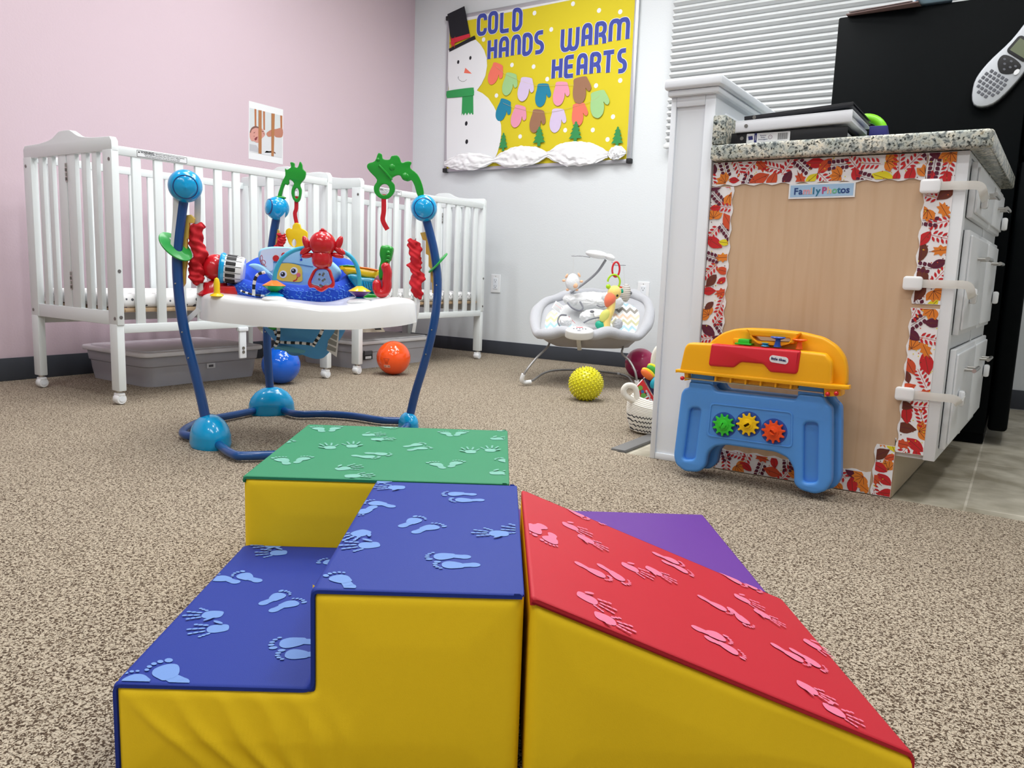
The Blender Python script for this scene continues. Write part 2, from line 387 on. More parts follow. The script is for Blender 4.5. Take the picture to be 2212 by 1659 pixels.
# ---- ceiling lamps
EMW = mat('lamp_diffuser', (255, 252, 246), .5, emit=6)
for i, (x, y) in enumerate([(-2.9, 1.0), (-1.3, .9), (.5, .9), (-2.9, 2.5), (-1.3, 2.5), (.5, 2.6), (-2.4, 3.3), (-.9, 3.2), (-1.9, -.9), (.2, -.9)]):  # last two, behind the camera, are added to brighten front faces
    t = thing('ceiling_light', 'unseen round recessed ceiling downlight', 'ceiling light', (x, y, CEIL), 0, 'ceiling downlights')
    q = MB(T(x, y, CEIL)); q.lathe([(.078, -.001), (.1, -.001), (.1, -.008), (.078, -.006)], WHITE, 32, closed=True); q.build('rim', t)
    q = MB(T(x, y, CEIL)); q.lathe([(.0, -.004), (.078, -.004), (.078, -.002), (.0, -.002)], EMW, 32, closed=True); q.build('lens', t)
    L = bpy.data.lights.new('downlight', 'AREA'); L.shape = 'DISK'; L.size = .15; L.energy = 13; L.color = (.985, .995, 1); L.spread = R(165)
    o = bpy.data.objects.new('downlight', L); C.objects.link(o); o.location = (x, y, CEIL-.012)
for i, (x, y) in enumerate([(-1.9, 1.7), (-.1, 1.7), (-1.7, 3.0), (-.8, -.7)]):  # unseen panels added for fill; the last, behind the camera, lights the fronts
    t = thing('ceiling_fill_panel', 'unseen rectangular ceiling panel added for fill light', 'ceiling light', (x, y, CEIL), 0, 'added ceiling fill panels')
    q = MB(T(x, y, CEIL)); q.box((-.62, -.32, -.014), (.62, .32, -.001), WHITE, .003); q.build('frame', t)
    q = MB(T(x, y, CEIL)); q.box((-.59, -.29, -.018), (.59, .29, -.0145), EMW); q.build('diffuser', t)
    L = bpy.data.lights.new('panel_fill_light', 'AREA'); L.shape = 'RECTANGLE'; L.size = 1.15; L.size_y = .55; L.energy = 30; L.color = (.98, .995, 1)
    o = bpy.data.objects.new('panel_fill_light', L); C.objects.link(o); o.location = (x, y, CEIL-.02)

# ================================================================== foam climbing blocks
FA = 34.0931; FM = RZ(FA); FI = FM.inverted()
VY = vinyl('yellow_vinyl', (252, 212, 32)); VB = vinyl('blue_vinyl', (28, 52, 142)); VG = vinyl('green_vinyl', (44, 132, 92)); VR = vinyl('red_vinyl', (186, 36, 50)); VP = vinyl('purple_vinyl', (96, 50, 142))
PB = vinyl('light_blue_print', (106, 142, 202)); PG = vinyl('pale_green_print', (116, 176, 160)); PR = vinyl('pink_print', (224, 122, 152))
XZ = Matrix(((1, 0, 0, 0), (0, 0, -1, 0), (0, 1, 0, 0), (0, 0, 0, 1)))      # (a,b,c) -> x=a, z=b, y=-c
def rc(pts, r, n=4):
    """round the corners of a 2D polygon; r may be a list"""
    out = []; L = len(pts); r = r if isinstance(r, (list, tuple)) else [r]*L
    for i in range(L):
        p = Vector(pts[i]); a = Vector(pts[i-1])-p; b = Vector(pts[(i+1) % L])-p; k = min(r[i], a.length*.49, b.length*.49)
        if k < 1e-6: out.append(p); continue
        A = p+a.normalized()*k; B = p+b.normalized()*k
        for j in range(n+1): t = j/n; out.append(A*(1-t)**2+p*2*t*(1-t)+B*t*t)
    return out
def clip(poly, x0, y0, x1, y1):
    for ax, lim, sg in ((0, x0, 1), (0, x1, -1), (1, y0, 1), (1, y1, -1)):
        out = []
        for i in range(len(poly)):
            a, b = poly[i-1], poly[i]; ia = (a[ax]-lim)*sg >= 0; ib = (b[ax]-lim)*sg >= 0
            if ia != ib: t = (lim-a[ax])/(b[ax]-a[ax]); out.append((a[0]+t*(b[0]-a[0]), a[1]+t*(b[1]-a[1])))
            if ib: out.append((b[0], b[1]))
        poly = out
        if not poly: return []
    return poly
def foot_polys():
    P = [ell(-.01, .15, .125, .15, 14), [(-.12, .2), (.1, .2), (.06, .42), (-.14, .42)], cr([(-.15, .36), (.04, .36), (.15, .5), (.2, .68), (.1, .8), (-.1, .8), (-.2, .66), (-.19, .48)], 3)]
    for x, y, r in ((.17, .9, .068), (.06, .95, .05), (-.04, .95, .045), (-.13, .91, .042), (-.2, .84, .038)): P.append(ell(x, y, r*.85, r*1.15, 10))
    return P
def hand_polys():
    P = [cr([(-.12, .05), (.12, .05), (.2, .2), (.2, .42), (.08, .52), (-.12, .5), (-.2, .36), (-.19, .16)], 3)]
    for bx, by, a, l in ((-.19, .44, 30, .3), (-.07, .54, 9, .4), (.06, .55, -6, .42), (.18, .48, -22, .36)):
        s_, c_ = math.sin(R(a)), math.cos(R(a))
        for k, (f0, f1) in enumerate(((.0, .40), (.37, .72), (.70, 1))):
            m_ = (f0+f1)/2*l; P.append(ell(bx-s_*m_, by+c_*m_, .043, (f1-f0)*l/2, 8, R(a)))
    P.append(ell(.28, .28, .05, .15, 10, R(-48))); return P
FOOT, HAND = foot_polys(), hand_polys()
def prints(mb, marks, zp, p0, nrm, u, v, m, rect, off=.0006):
    """stamp hand and foot prints on a plane through p0 (world) spanned by u, v"""
    Mx = Matrix.Identity(4)
    for i in range(3): Mx[i][0] = u[i]; Mx[i][1] = v[i]; Mx[i][2] = nrm[i]; Mx[i][3] = p0[i]
    inv = FM.inverted()
    for k, (kind, x0, y0, x1, y1) in enumerate(marks):
        a = hit(*zp(x0, y0), p0, nrm)-p0; b = hit(*zp(x1, y1), p0, nrm)-p0
        a = Vector((a.dot(u), a.dot(v))); b = Vector((b.dot(u), b.dot(v))); d = b-a; L = max(.052, min(.075, d.length)); d.normalize()
        mid = (a+b)/2; a = mid-d*L/2; side = Vector((d.y, -d.x))*(1 if k % 2 else -1)
        pk = 0
        for P in (FOOT if kind == 'F' else HAND):
            q = clip([tuple(a+d*(y*L)+side*(x*L)) for x, y in P], *rect)
            nz = off+.00012*pk; pk += 1
            if len(q) >= 3:
                if side.x*d.y-side.y*d.x < 0: q = q[::-1]
                mb.flat(q, nz, m, inv @ Mx)
def fw(x, y, z=0): return FM @ Vector((x, y, z))
def front_face(mb, y0, patches, dist, m, wr=None, r=.014, bulge=.004):
    for xa, xb, top in patches:
        def fn(u, v):
            x = xa+(xb-xa)*u; z = v*(top(x) if callable(top) else top); d = dist(x, z)
            t = max(0, min(1, d/r)); y = y0+r*(1-math.sqrt(max(0, 1-(1-t)**2))) - bulge*min(1, d/.06)
            if wr: y -= wr(x, z)*min(1, d/.015)
            return (x, y, z)
        mb.grid(fn, max(6, int((xb-xa)/.004)), 46, m)
h1, h2 = .109, .219
def block(label, prof, cov, covmat, y0, y1, patches, dist, wr, marks, group='foam climbing blocks'):
    cx = sum(p[0] for p in prof)/len(prof)
    t = thing('foam_block', label, 'foam block', fw(cx, (y0+y1)/2), R(FA), group)
    b = MB(FM); b.shape(rc([(p[0], p[1]) for p in prof], .006), -y1+.003, -y0-.012, VY, .006, XZ)
    front_face(b, y0+.002, patches, dist, VY, wr); b.build('foam_body', t, 60)
    c = MB(FM); c.shape(cov, -y1, -y0-.002, covmat, .005, XZ, 3)
    for a in marks: prints(c, *a)
    c.build('vinyl_cover', t, 50); return t
def band(path, th, r):
    """closed band polygon following an outer path, th thick inwards (path runs so that inside is on its right)"""
    P = [Vector(p) for p in path]; inn = []
    for i, p in enumerate(P):
        a = (P[i]-P[i-1]).normalized() if i else (P[1]-P[0]).normalized(); b = (P[i+1]-P[i]).normalized() if i < len(P)-1 else a
        na, nb = Vector((a.y, -a.x)), Vector((b.y, -b.x)); n_ = (na+nb).normalized(); inn.append(p+n_*(th/max(.3, n_.dot(na))))
    return rc(P+inn[::-1], [0 if i in (0, len(P)-1) else r for i in range(len(P))]+[0 if i in (0, len(P)-1) else r*.6 for i in range(len(P))])
ZG = lambda x, y: (480+x*.30741, 880+y*.30741); ZS = lambda x, y: (180+x*.44304, 1150+y*.44304); ZR = lambda x, y: (1100+x*.40687, 1000+y*.40687)
fu, fv = FM @ X, FM @ Y
# blue two-step block
xs0, xs1, xs2, ys0, ys1 = -.395, -.188, .034, .76, 1.178
def d_step(x, z):
    if x < xs1: d = min(x-xs0, h1-z, z+.01)
    else:
        d = min(xs2-x, h2-z, z+.01)
        d = min(d, x-xs1) if z > h1 else min(d, math.hypot(x-xs1, h1-z))
    if x < xs1: d = min(d, max(h1-z, 0))
    return max(d, 0)
def wrk(x, z):
    s_ = 0
    for k, (cx, am, sl) in enumerate(((-.33, .0035, .9), (-.29, .005, .8), (-.25, .006, .7), (-.215, .0055, .55), (-.18, .004, .45), (-.15, .0022, .3))):
        ax = cx-(z-.05)*sl+.004*math.sin(z*60+k); s_ += am*math.exp(-((x-ax)/.0085)**2)*min(1, max(0, (h1+.004-z)/.05))
    return s_
cov = band([(xs0, .0), (xs0, h1), (xs1, h1), (xs1, h2), (xs2, h2), (xs2, h2-.004)], .006, .008)
mk_top = ((('F', 1790, 615, 1540, 610), ('F', 1845, 652, 1590, 655), ('F', 1255, 840, 1400, 775), ('F', 1345, 885, 1540, 825), ('H', 1975, 890, 1790, 880), ('H', 2165, 870, 2000, 855), ('F', 1195, 700, 1020, 665), ('F', 1040, 710, 960, 745), ('H', 1250, 565, 1095, 562), ('F', 1190, 515, 1110, 525), ('H', 990, 880, 860, 925), ('H', 1065, 968, 865, 985), ('F', 1750, 1055, 1425, 1050), ('F', 1815, 1108, 1480, 1112), ('F', 915, 1280, 770, 1165)), ZG, fw(0, 0, h2), Z, fu, fv, PB, (xs1+.004, ys0+.006, xs2-.006, ys1-.004))
mk_low = ((('H', 945, 66, 840, 62), ('H', 970, 100, 858, 106), ('F', 760, 248, 612, 215), ('F', 868, 242, 738, 198), ('F', 865, 352, 995, 292), ('F', 912, 388, 1068, 330), ('H', 655, 402, 515, 402), ('H', 680, 468, 533, 485), ('F', 1180, 535, 905, 545), ('F', 1190, 590, 935, 600), ('F', 1290, 160, 1155, 140), ('F', 500, 750, 350, 635), ('F', 345, 775, 190, 690)), ZS, fw(0, 0, h1), Z, fu, fv, PB, (xs0+.006, ys0+.006, xs1-.006, ys1-.004))
block('blue and yellow two-step foam block with light blue hand and foot prints', [(xs0+.005, 0), (xs2, 0), (xs2, h2-.005), (xs1+.005, h2-.005), (xs1+.005, h1-.005), (xs0+.005, h1-.005)], cov, VB, ys0, ys1,
      [(xs0+.002, xs1, h1-.001), (xs1, xs2, h2-.001)], d_step, wrk, [mk_top, mk_low])
# green block
gx0, gx1, gy0, gy1 = -.397, .022, 1.182, 1.598
cov = band([(gx0, h2-.012), (gx0, h2), (gx1, h2), (gx1, h2-.004)], .006, .006)
mk = ((('F', 705, 175, 655, 135), ('F', 765, 172, 815, 135), ('F', 1085, 130, 1220, 148), ('F', 1180, 128, 1310, 135), ('H', 1008, 195, 1130, 192), ('H', 1072, 226, 1195, 222), ('F', 1605, 205, 1545, 170), ('F', 1645, 200, 1700, 170), ('H', 760, 290, 745, 258), ('H', 915, 280, 905, 248), ('F', 1280, 278, 1420, 255), ('F', 1308, 304, 1460, 282), ('F', 908, 338, 1105, 358), ('F', 1002, 322, 1192, 336), ('F', 460, 404, 390, 350), ('F', 515, 394, 610, 345), ('F', 1555, 432, 1470, 385), ('F', 1605, 420, 1670, 378), ('H', 820, 435, 970, 418), ('H', 890, 485, 1045, 478), ('H', 1745, 318, 1740, 288), ('H', 1885, 308, 1880, 278), ('H', 1925, 222, 2010, 220), ('F', 375, 262, 475, 238), ('H', 1930, 463, 2030, 463), ('F', 2050, 395, 1945, 365), ('F', 1960, 165, 2060, 160)), ZG, fw(0, 0, h2), Z, fu, fv, PG, (gx0+.006, gy0+.006, gx1-.006, gy1-.006))
block('green topped yellow foam block with pale prints, behind the blue steps', [(gx0+.003, 0), (gx1, 0), (gx1, h2-.005), (gx0+.003, h2-.005)], cov, VG, gy0, gy1,
      [(gx0+.002, gx1, h2-.001)], lambda x, z: max(0, min(x-gx0, gx1-x, h2-z, z+.01)), None, [mk])
# red ramp
rx0, rx1, ry0, ry1 = .040, .463, .758, 1.158; rz1 = .052
def rtop(x): return h2+(rz1-h2)*(x-rx0)/(rx1-rx0)
cov = band([(rx0, h2-.012), (rx0, h2), (rx1-.002, rz1), (rx1, 0)], .006, .008)
sl = Vector((rx1-rx0, 0, rz1-h2)).normalized(); ru = FM @ sl; rn = (FM @ Vector((-sl.z, 0, sl.x))).normalized()
mk = ((('F', 275, 220, 420, 305), ('F', 385, 250, 505, 328), ('F', 190, 335, 85, 365), ('F', 230, 375, 205, 435), ('H', 305, 330, 420, 380), ('H', 385, 395, 508, 457), ('F', 345, 525, 548, 628), ('F', 465, 535, 642, 652), ('H', 618, 545, 748, 608), ('H', 748, 565, 868, 628), ('F', 757, 475, 932, 548), ('F', 810, 520, 977, 597), ('F', 1105, 572, 1262, 662), ('F', 1190, 600, 1342, 690), ('H', 385, 705, 542, 785), ('H', 478, 815, 642, 882), ('F', 1045, 728, 1140, 780), ('F', 1178, 782, 1268, 862), ('H', 1215, 712, 1338, 772), ('H', 1320, 790, 1448, 862), ('F', 965, 868, 1185, 952), ('F', 1040, 925, 1250, 1032), ('F', 1385, 956, 1602, 1082), ('F', 1483, 983, 1692, 1112), ('H', 1583, 950, 1722, 1032), ('H', 1550, 1178, 1718, 1268), ('H', 1697, 1303, 1856, 1378)), ZR, fw(rx0, 0, h2), rn, ru, fv, PR, (.006, ry0+.006, .45, ry1-.005))
block('red and yellow foam ramp wedge with pink hand and foot prints sloping to the right', [(rx0, 0), (rx1-.006, 0), (rx1-.010, rz1-.009), (rx0, h2-.009)], cov, VR, ry0, ry1,
      [(rx0+.001, rx1-.006, lambda x: rtop(x)-.004)], lambda x, z: max(0, min(x-rx0, rx1-x+.006, (rtop(x)-.004-z)*.93, z+.01)), lambda x, z: .0018*math.sin(x*30+z*9)*math.exp(-((z-.05)/.06)**2), [mk])
# purple flat mat
t = thing('foam_block', 'plain low purple foam mat block on the carpet behind the red ramp', 'foam block', fw(.24, 1.37), R(FA), 'foam climbing blocks')
q = MB(FM); q.box((.040, 1.172, 0), (.440, 1.572, .058), VP, .006, 3); q.build('foam_body', t, 60)
# ================================================================== counter unit
PC = yplane(2.186); CW = mat('cabinet_white_laminate', (228, 231, 234), .4, bump=.08, bscale=500, var=.012)
def xf(y): return -.128+(y-2.2)*.043
cab = thing('base_cabinet', 'white drawer cabinet with maple side panel under the granite counter', 'cabinet', (-.45, 2.6, 0))
YE = 3.07
q = MB(); XY = Matrix.Identity(4)
q.shape([(PX1+.001, 2.196), (-.150, 2.196), (xf(YE)-.02, YE), (PX1+.001, YE)], .112, .873, CW); q.build('carcass', cab)
q = MB(); q.shape([(PX1+.001, 2.197), (-.235, 2.197), (-.195, YE), (PX1+.001, YE)], 0, .112, mat('toe_kick_birch', (196, 178, 150), .5)); q.build('toe_kick', cab)
q = MB(XZ); q.shape([(PX1+.001, 0), (-.236, 0), (-.236, .122), (-.172, .122), (-.172, .873), (PX1+.001, .873)], -2.196, -2.187, MAPLE); q.build('side_panel', cab)
q = MB()
q.shape([(-.172, 2.186), (-.146, 2.186), (-.144, 2.23), (-.172, 2.23)], .112, .873, CW, .001)
for y in (2.665, YE-.03): q.shape([(xf(y)-.03, y), (xf(y)-.014, y), (xf(y+.03)-.014, y+.03), (xf(y)-.03, y+.03)], .112, .873, CW)
for z0, z1 in ((.862, .873), (.69, .72), (.395, .43), (.112, .137)): q.shape([(-.172, 2.2), (-.146, 2.2), (xf(YE)-.014, YE), (xf(YE)-.03, YE)], z0, z1, CW)
q.build('face_frame', cab)
def front(y0, y1, z0, z1, hz):
    a = Vector((xf(y0)-.016, y0, 0)); u = (Vector((xf(y1)-.016, y1, 0))-a); L = u.length; P = Plane(a, u, Z, Vector((u.y, -u.x, 0)).normalized())
    q = MB(P.M()); q.box((0, z0, 0), (L, z1, .014), CW, .003); q.shape(rrect(.012, z0+.012, L-.012, z1-.012, .004), .014, .020, CW, .0025)
    f = q.build('drawer_front', cab)
    q = MB(P.M()); c = L*.5
    for s_ in (-.038, .038): q.cyl((c+s_, hz, .018), (c+s_, hz, .044), .0045, METAL, 12)
    q.cyl((c-.058, hz, .044), (c+.058, hz, .044), .0055, METAL, 14); q.build('pull_handle', f); return P, L
for z0, z1, hz in ((.719, .853, .79), (.43, .690, .625), (.137, .394, .33)):
    front(2.232, 2.668, z0, z1, hz); front(2.69, 3.04, z0, z1, hz)
ct = thing('granite_countertop', 'speckled grey and cream granite countertop with raised backsplash', 'countertop', (-.45, 2.6, .875))
q = MB(); yn_ = 2.160
for k, (z0, z1, o) in enumerate(((.875, .918, 0),)):
    q.shape(rc([(PX1+.001, yn_), (-.110-o, yn_), (-.100-o, yn_+.012), (-.069-o, YE+.012), (PX1+.001, YE+.012)], [0, .012, .012, 0, 0]), z0, z1, GRANITE, .007, seg=3)
q.build('slab', ct)
q = MB(); q.box((PX1+.001, yn_, .918), (PX1+.036, YE+.012, .996), GRANITE, .003); q.build('backsplash', ct)
# ---- fridge
fr = thing('refrigerator', 'tall black refrigerator with its bare side turned to the room', 'refrigerator', (-.37, 3.5, 0))
FB = mat('black_fridge_enamel', (5, 8, 10), .5, bump=.1, bscale=700, spec=.07)
q = MB(); q.box((-.688, 3.185, .035), (-.068, 3.86, 1.523), FB, .006); q.build('cabinet_body', fr)
q = MB(); q.box((-.062, 3.192, .05), (-.002, 3.853, .98), FB, .014, 3); dd = q.build('lower_door', fr)
q = MB(); q.box((-.062, 3.192, .99), (-.002, 3.853, 1.523), FB, .014, 3); q.build('upper_door', fr)
q = MB(); q.box((-.66, 3.2, .0), (-.07, 3.84, .036), FB); q.build('base_grille', fr)
# ---- label maker stuck on the fridge side
PF = yplane(3.185)
lm = thing('label_maker', 'silver handheld label maker with keypad hanging on the black refrigerator side', 'label maker', PF.w(2150, 170))
c0 = Vector(PF.p(2120, 212)+(0,)); c1 = Vector(PF.p(2235, 82)+(0,)); ax = (c1-c0).normalized(); ly = Matrix.Identity(4); rx_ = Vector((ax.y, -ax.x, 0))
for i in range(3): ly[i][0] = rx_[i]; ly[i][1] = ax[i]; ly[i][3] = c0[i]
LMM = PF.M(-.0005) @ ly @ S(1.18, 1.12, 1); SIL = mat('silver_plastic', (188, 192, 198), .35, metal=.2); KEY = mat('grey_key', (92, 94, 102), .5)
u_ = (c1-c0).length
out = cr([(-.2*.2, .02), (0, -.028), (.2*.2, .0), (.048, .08), (.04, .16), (.043, .24), (.03, .29), (-.03, .29), (-.043, .24), (-.04, .16), (-.048, .08)], 4)
q = MB(LMM); q.shape([(x*1.06, y-.002) for x, y in out], 0, .022, mat('black_plastic', (28, 30, 34), .4), .005); q.build('back_shell', lm)
q = MB(LMM); q.shape(out, .020, .038, SIL, .006); q.box((-.03, .2, .03), (.03, .275, .052), SIL, .012, 3); q.build('case', lm)
q = MB(LMM); q.shape(rrect(-.031, .128, .031, .182, .01), .037, .042, DARK, .001); q.shape(rrect(-.024, .136, .024, .174, .002), .0415, .0425, mat('lcd_screen', (104, 112, 88), .25)); q.build('screen', lm)
q = MB(LMM); q.shape(cr([(-.028, .118), (0, .124), (.03, .116), (.026, .092), (.008, .078), (-.008, .078), (-.028, .096)], 4), .037, .041, DARK, .001)
for x, y in ((-.018, .11), (0, .114), (.018, .109), (-.009, .1), (.009, .1), (0, .088)): q.shape(ell(x, y, .004, .003, 8), .0408, .0418, KEY)
q.shape(ell(.031, .098, .006, .009, 12), .037, .042, PAPER); q.build('navigation_pad', lm)
for r_ in range(6):
    n_ = (5, 6, 6, 6, 5, 3)[r_]
    for k in range(n_):
        x = (k-(n_-1)/2)*.0118; y = .068-r_*.0125
        q = MB(LMM); q.shape(rrect(x-.0042, y-.0042, x+.0042, y+.0042, .0015, 2), .037, .0405, KEY, .0006); q.build('key', lm)
# ---- papers on top of the fridge
pk = thing('magazine', 'brown and white magazines lying crooked on top of the black refrigerator', 'magazine', (-.5, 3.3, 1.523))
zt = 1.524; q = MB()
q.shape([(-.66, 3.17), (-.42, 3.14), (-.40, 3.42), (-.64, 3.45)], zt, zt+.004, mat('brown_cover', (112, 88, 84), .5)); q.shape([(-.655, 3.172), (-.43, 3.145), (-.41, 3.42), (-.64, 3.445)], zt+.004, zt+.006, PAPER)
q.add([(-.65, 3.165, zt+.006), (-.44, 3.14, zt+.006), (-.43, 3.4, zt+.05), (-.62, 3.42, zt+.045), (-.65, 3.165, zt+.008), (-.44, 3.14, zt+.008), (-.43, 3.4, zt+.052), (-.62, 3.42, zt+.047)], [[0, 3, 2, 1], [4, 5, 6, 7], [0, 1, 5, 4], [1, 2, 6, 5], [2, 3, 7, 6], [3, 0, 4, 7]], mat('brown_cover', (0, 0, 0)))
q.build('cover', pk)
q = MB(); q.box((-.45, 3.15, zt+.0085), (-.33, 3.38, zt+.035), mat('pale_blue_box', (176, 206, 228), .5), .002, M=T(-.4, 3.26, 0) @ RZ(9) @ T(.4, -3.26, 0)); bb = q.build('blue_pack', pk)
# ================================================================== things on the counter
ZC = .919
def slab_px(name, label, cat, pts, z0, z1, m, bev=.002, off=0):
    pass
PK = yplane(2.19)
def binder(label, x0, x1, y0, y1, z, th, cover, tilt=0, rot=0):
    t = thing('ring_binder', label, 'binder', ((x0+x1)/2, (y0+y1)/2, z), 0, 'binders stacked on the counter')
    M = T((x0+x1)/2, (y0+y1)/2, z) @ RZ(rot) @ RY(tilt); hx, hy = (x1-x0)/2, (y1-y0)/2
    q = MB(M); q.box((-hx, -hy, 0), (hx, hy, .003), cover, .001); q.box((-hx, -hy, th-.003), (hx, hy, th), cover, .001); q.box((-hx, -hy, 0), (hx, -hy+.004, th), cover, .0015); q.build('cover', t)
    q = MB(M); q.box((-hx+.008, -hy+.02, .004), (hx-.008, hy-.006, th-.01), PAPER); q.build('paper_stack', t)
    for s_ in (-.8, .8): q = MB(M); q.lathe([(0, 0), (.005, 0), (.005, .0015), (0, .0015)], STEEL, 14, T(hx*s_, -hy+.0005, th/2) @ RX(90), closed=True); q.build('rivet', t); return t, M, hx, hy
def xat(px, py, y=2.2): return PK.p(px, py)[0]
BKB = mat('black_binder_vinyl', (24, 25, 30), .45, bump=.1); WHB = mat('white_binder_vinyl', (226, 230, 236), .35, bump=.05)
t, M, hx, hy = binder('black ring binder with white barcode spine label, bottom of the counter stack', -.728, -.425, 2.185, 2.46, ZC, .030, BKB)
q = MB(M @ Matrix(((1, 0, 0, 0), (0, 0, -1, -hy), (0, 1, 0, 0), (0, 0, 0, 1)))); BL2 = mat('label_navy', (38, 42, 110), .6)
q.shape(rrect(-.108, .002, .008, .026, .002), 0, .0006, PAPER); q.shape([(-.104+.002, .009), (-.090, .010), (-.092, .020), (-.104, .019)], .0006, .0009, BL2)
q.shape([(-.087, .002), (-.080, .002), (-.080, .026), (-.087, .026)], .0006, .0009, BL2)
q.text('avery', .006, PAPER, T(-.0835, .014, .0011) @ RZ(90), .0001)
for k, s_ in enumerate(('Economy', 'Binder', 'Encourageant')): q.text(s_, .0045, BL2, T(-.063, .0195-k*.0052, .0009), .0001)
q.shape([ell(-.044, .014, .0055, .0055, 16), ell(-.044, .014, .0046, .0046, 16)[::-1]], .0006, .0009, mat('label_plum', (110, 40, 90), .6)); q.text('1"', .005, mat('label_plum', (0, 0, 0)), T(-.044, .014, .0009), .0001)
x = -.024
for k in range(15): w_ = (.0006, .0012, .0008)[k % 3]; q.shape([(x, .006), (x+w_, .006), (x+w_, .023), (x, .023)], .0006, .0009, DARK); x += w_+.0009
q.build('spine_label', t)
t, M, hx, hy = binder('white ring binder lying tilted on the black ring binder', -.715, -.415, 2.175, 2.45, ZC+.034, .030, WHB, tilt=-1.6)
t, M, hx, hy = binder('thin black ring binder, topmost of the counter stack', -.70, -.42, 2.20, 2.47, ZC+.072, .012, BKB, tilt=-3.2)
nb = thing('navy_box', 'navy blue box standing beside the binders on the counter', 'box', (-.38, 2.3, ZC))
q = MB(); q.box((-.402, 2.30, ZC), (-.358, 2.48, ZC+.046), mat('navy_card', (34, 34, 110), .5), .002, M=T(-.38, 2.38, 0) @ RZ(6) @ T(.38, -2.38, 0)); q.build('box_body', nb)
cp = thing('toy_ring', 'curved lime green and blue plastic toy behind the binders', 'toy', (-.43, 2.5, ZC))
q = MB(); q.tube(cr([(-.44+.05*math.cos(R(a)), 2.50, ZC+.06+.045*math.sin(R(a))) for a in range(0, 360, 30)], 3), .013, mat('lime_plastic', (130, 220, 40), .3), closed=True); q.build('lime_ring', cp)
q = MB(); q.ball((-.515, 2.54, ZC+.055), (.055, .055, .05), mat('bright_blue_plastic', (40, 150, 220), .3)); q.build('blue_ball', cp)
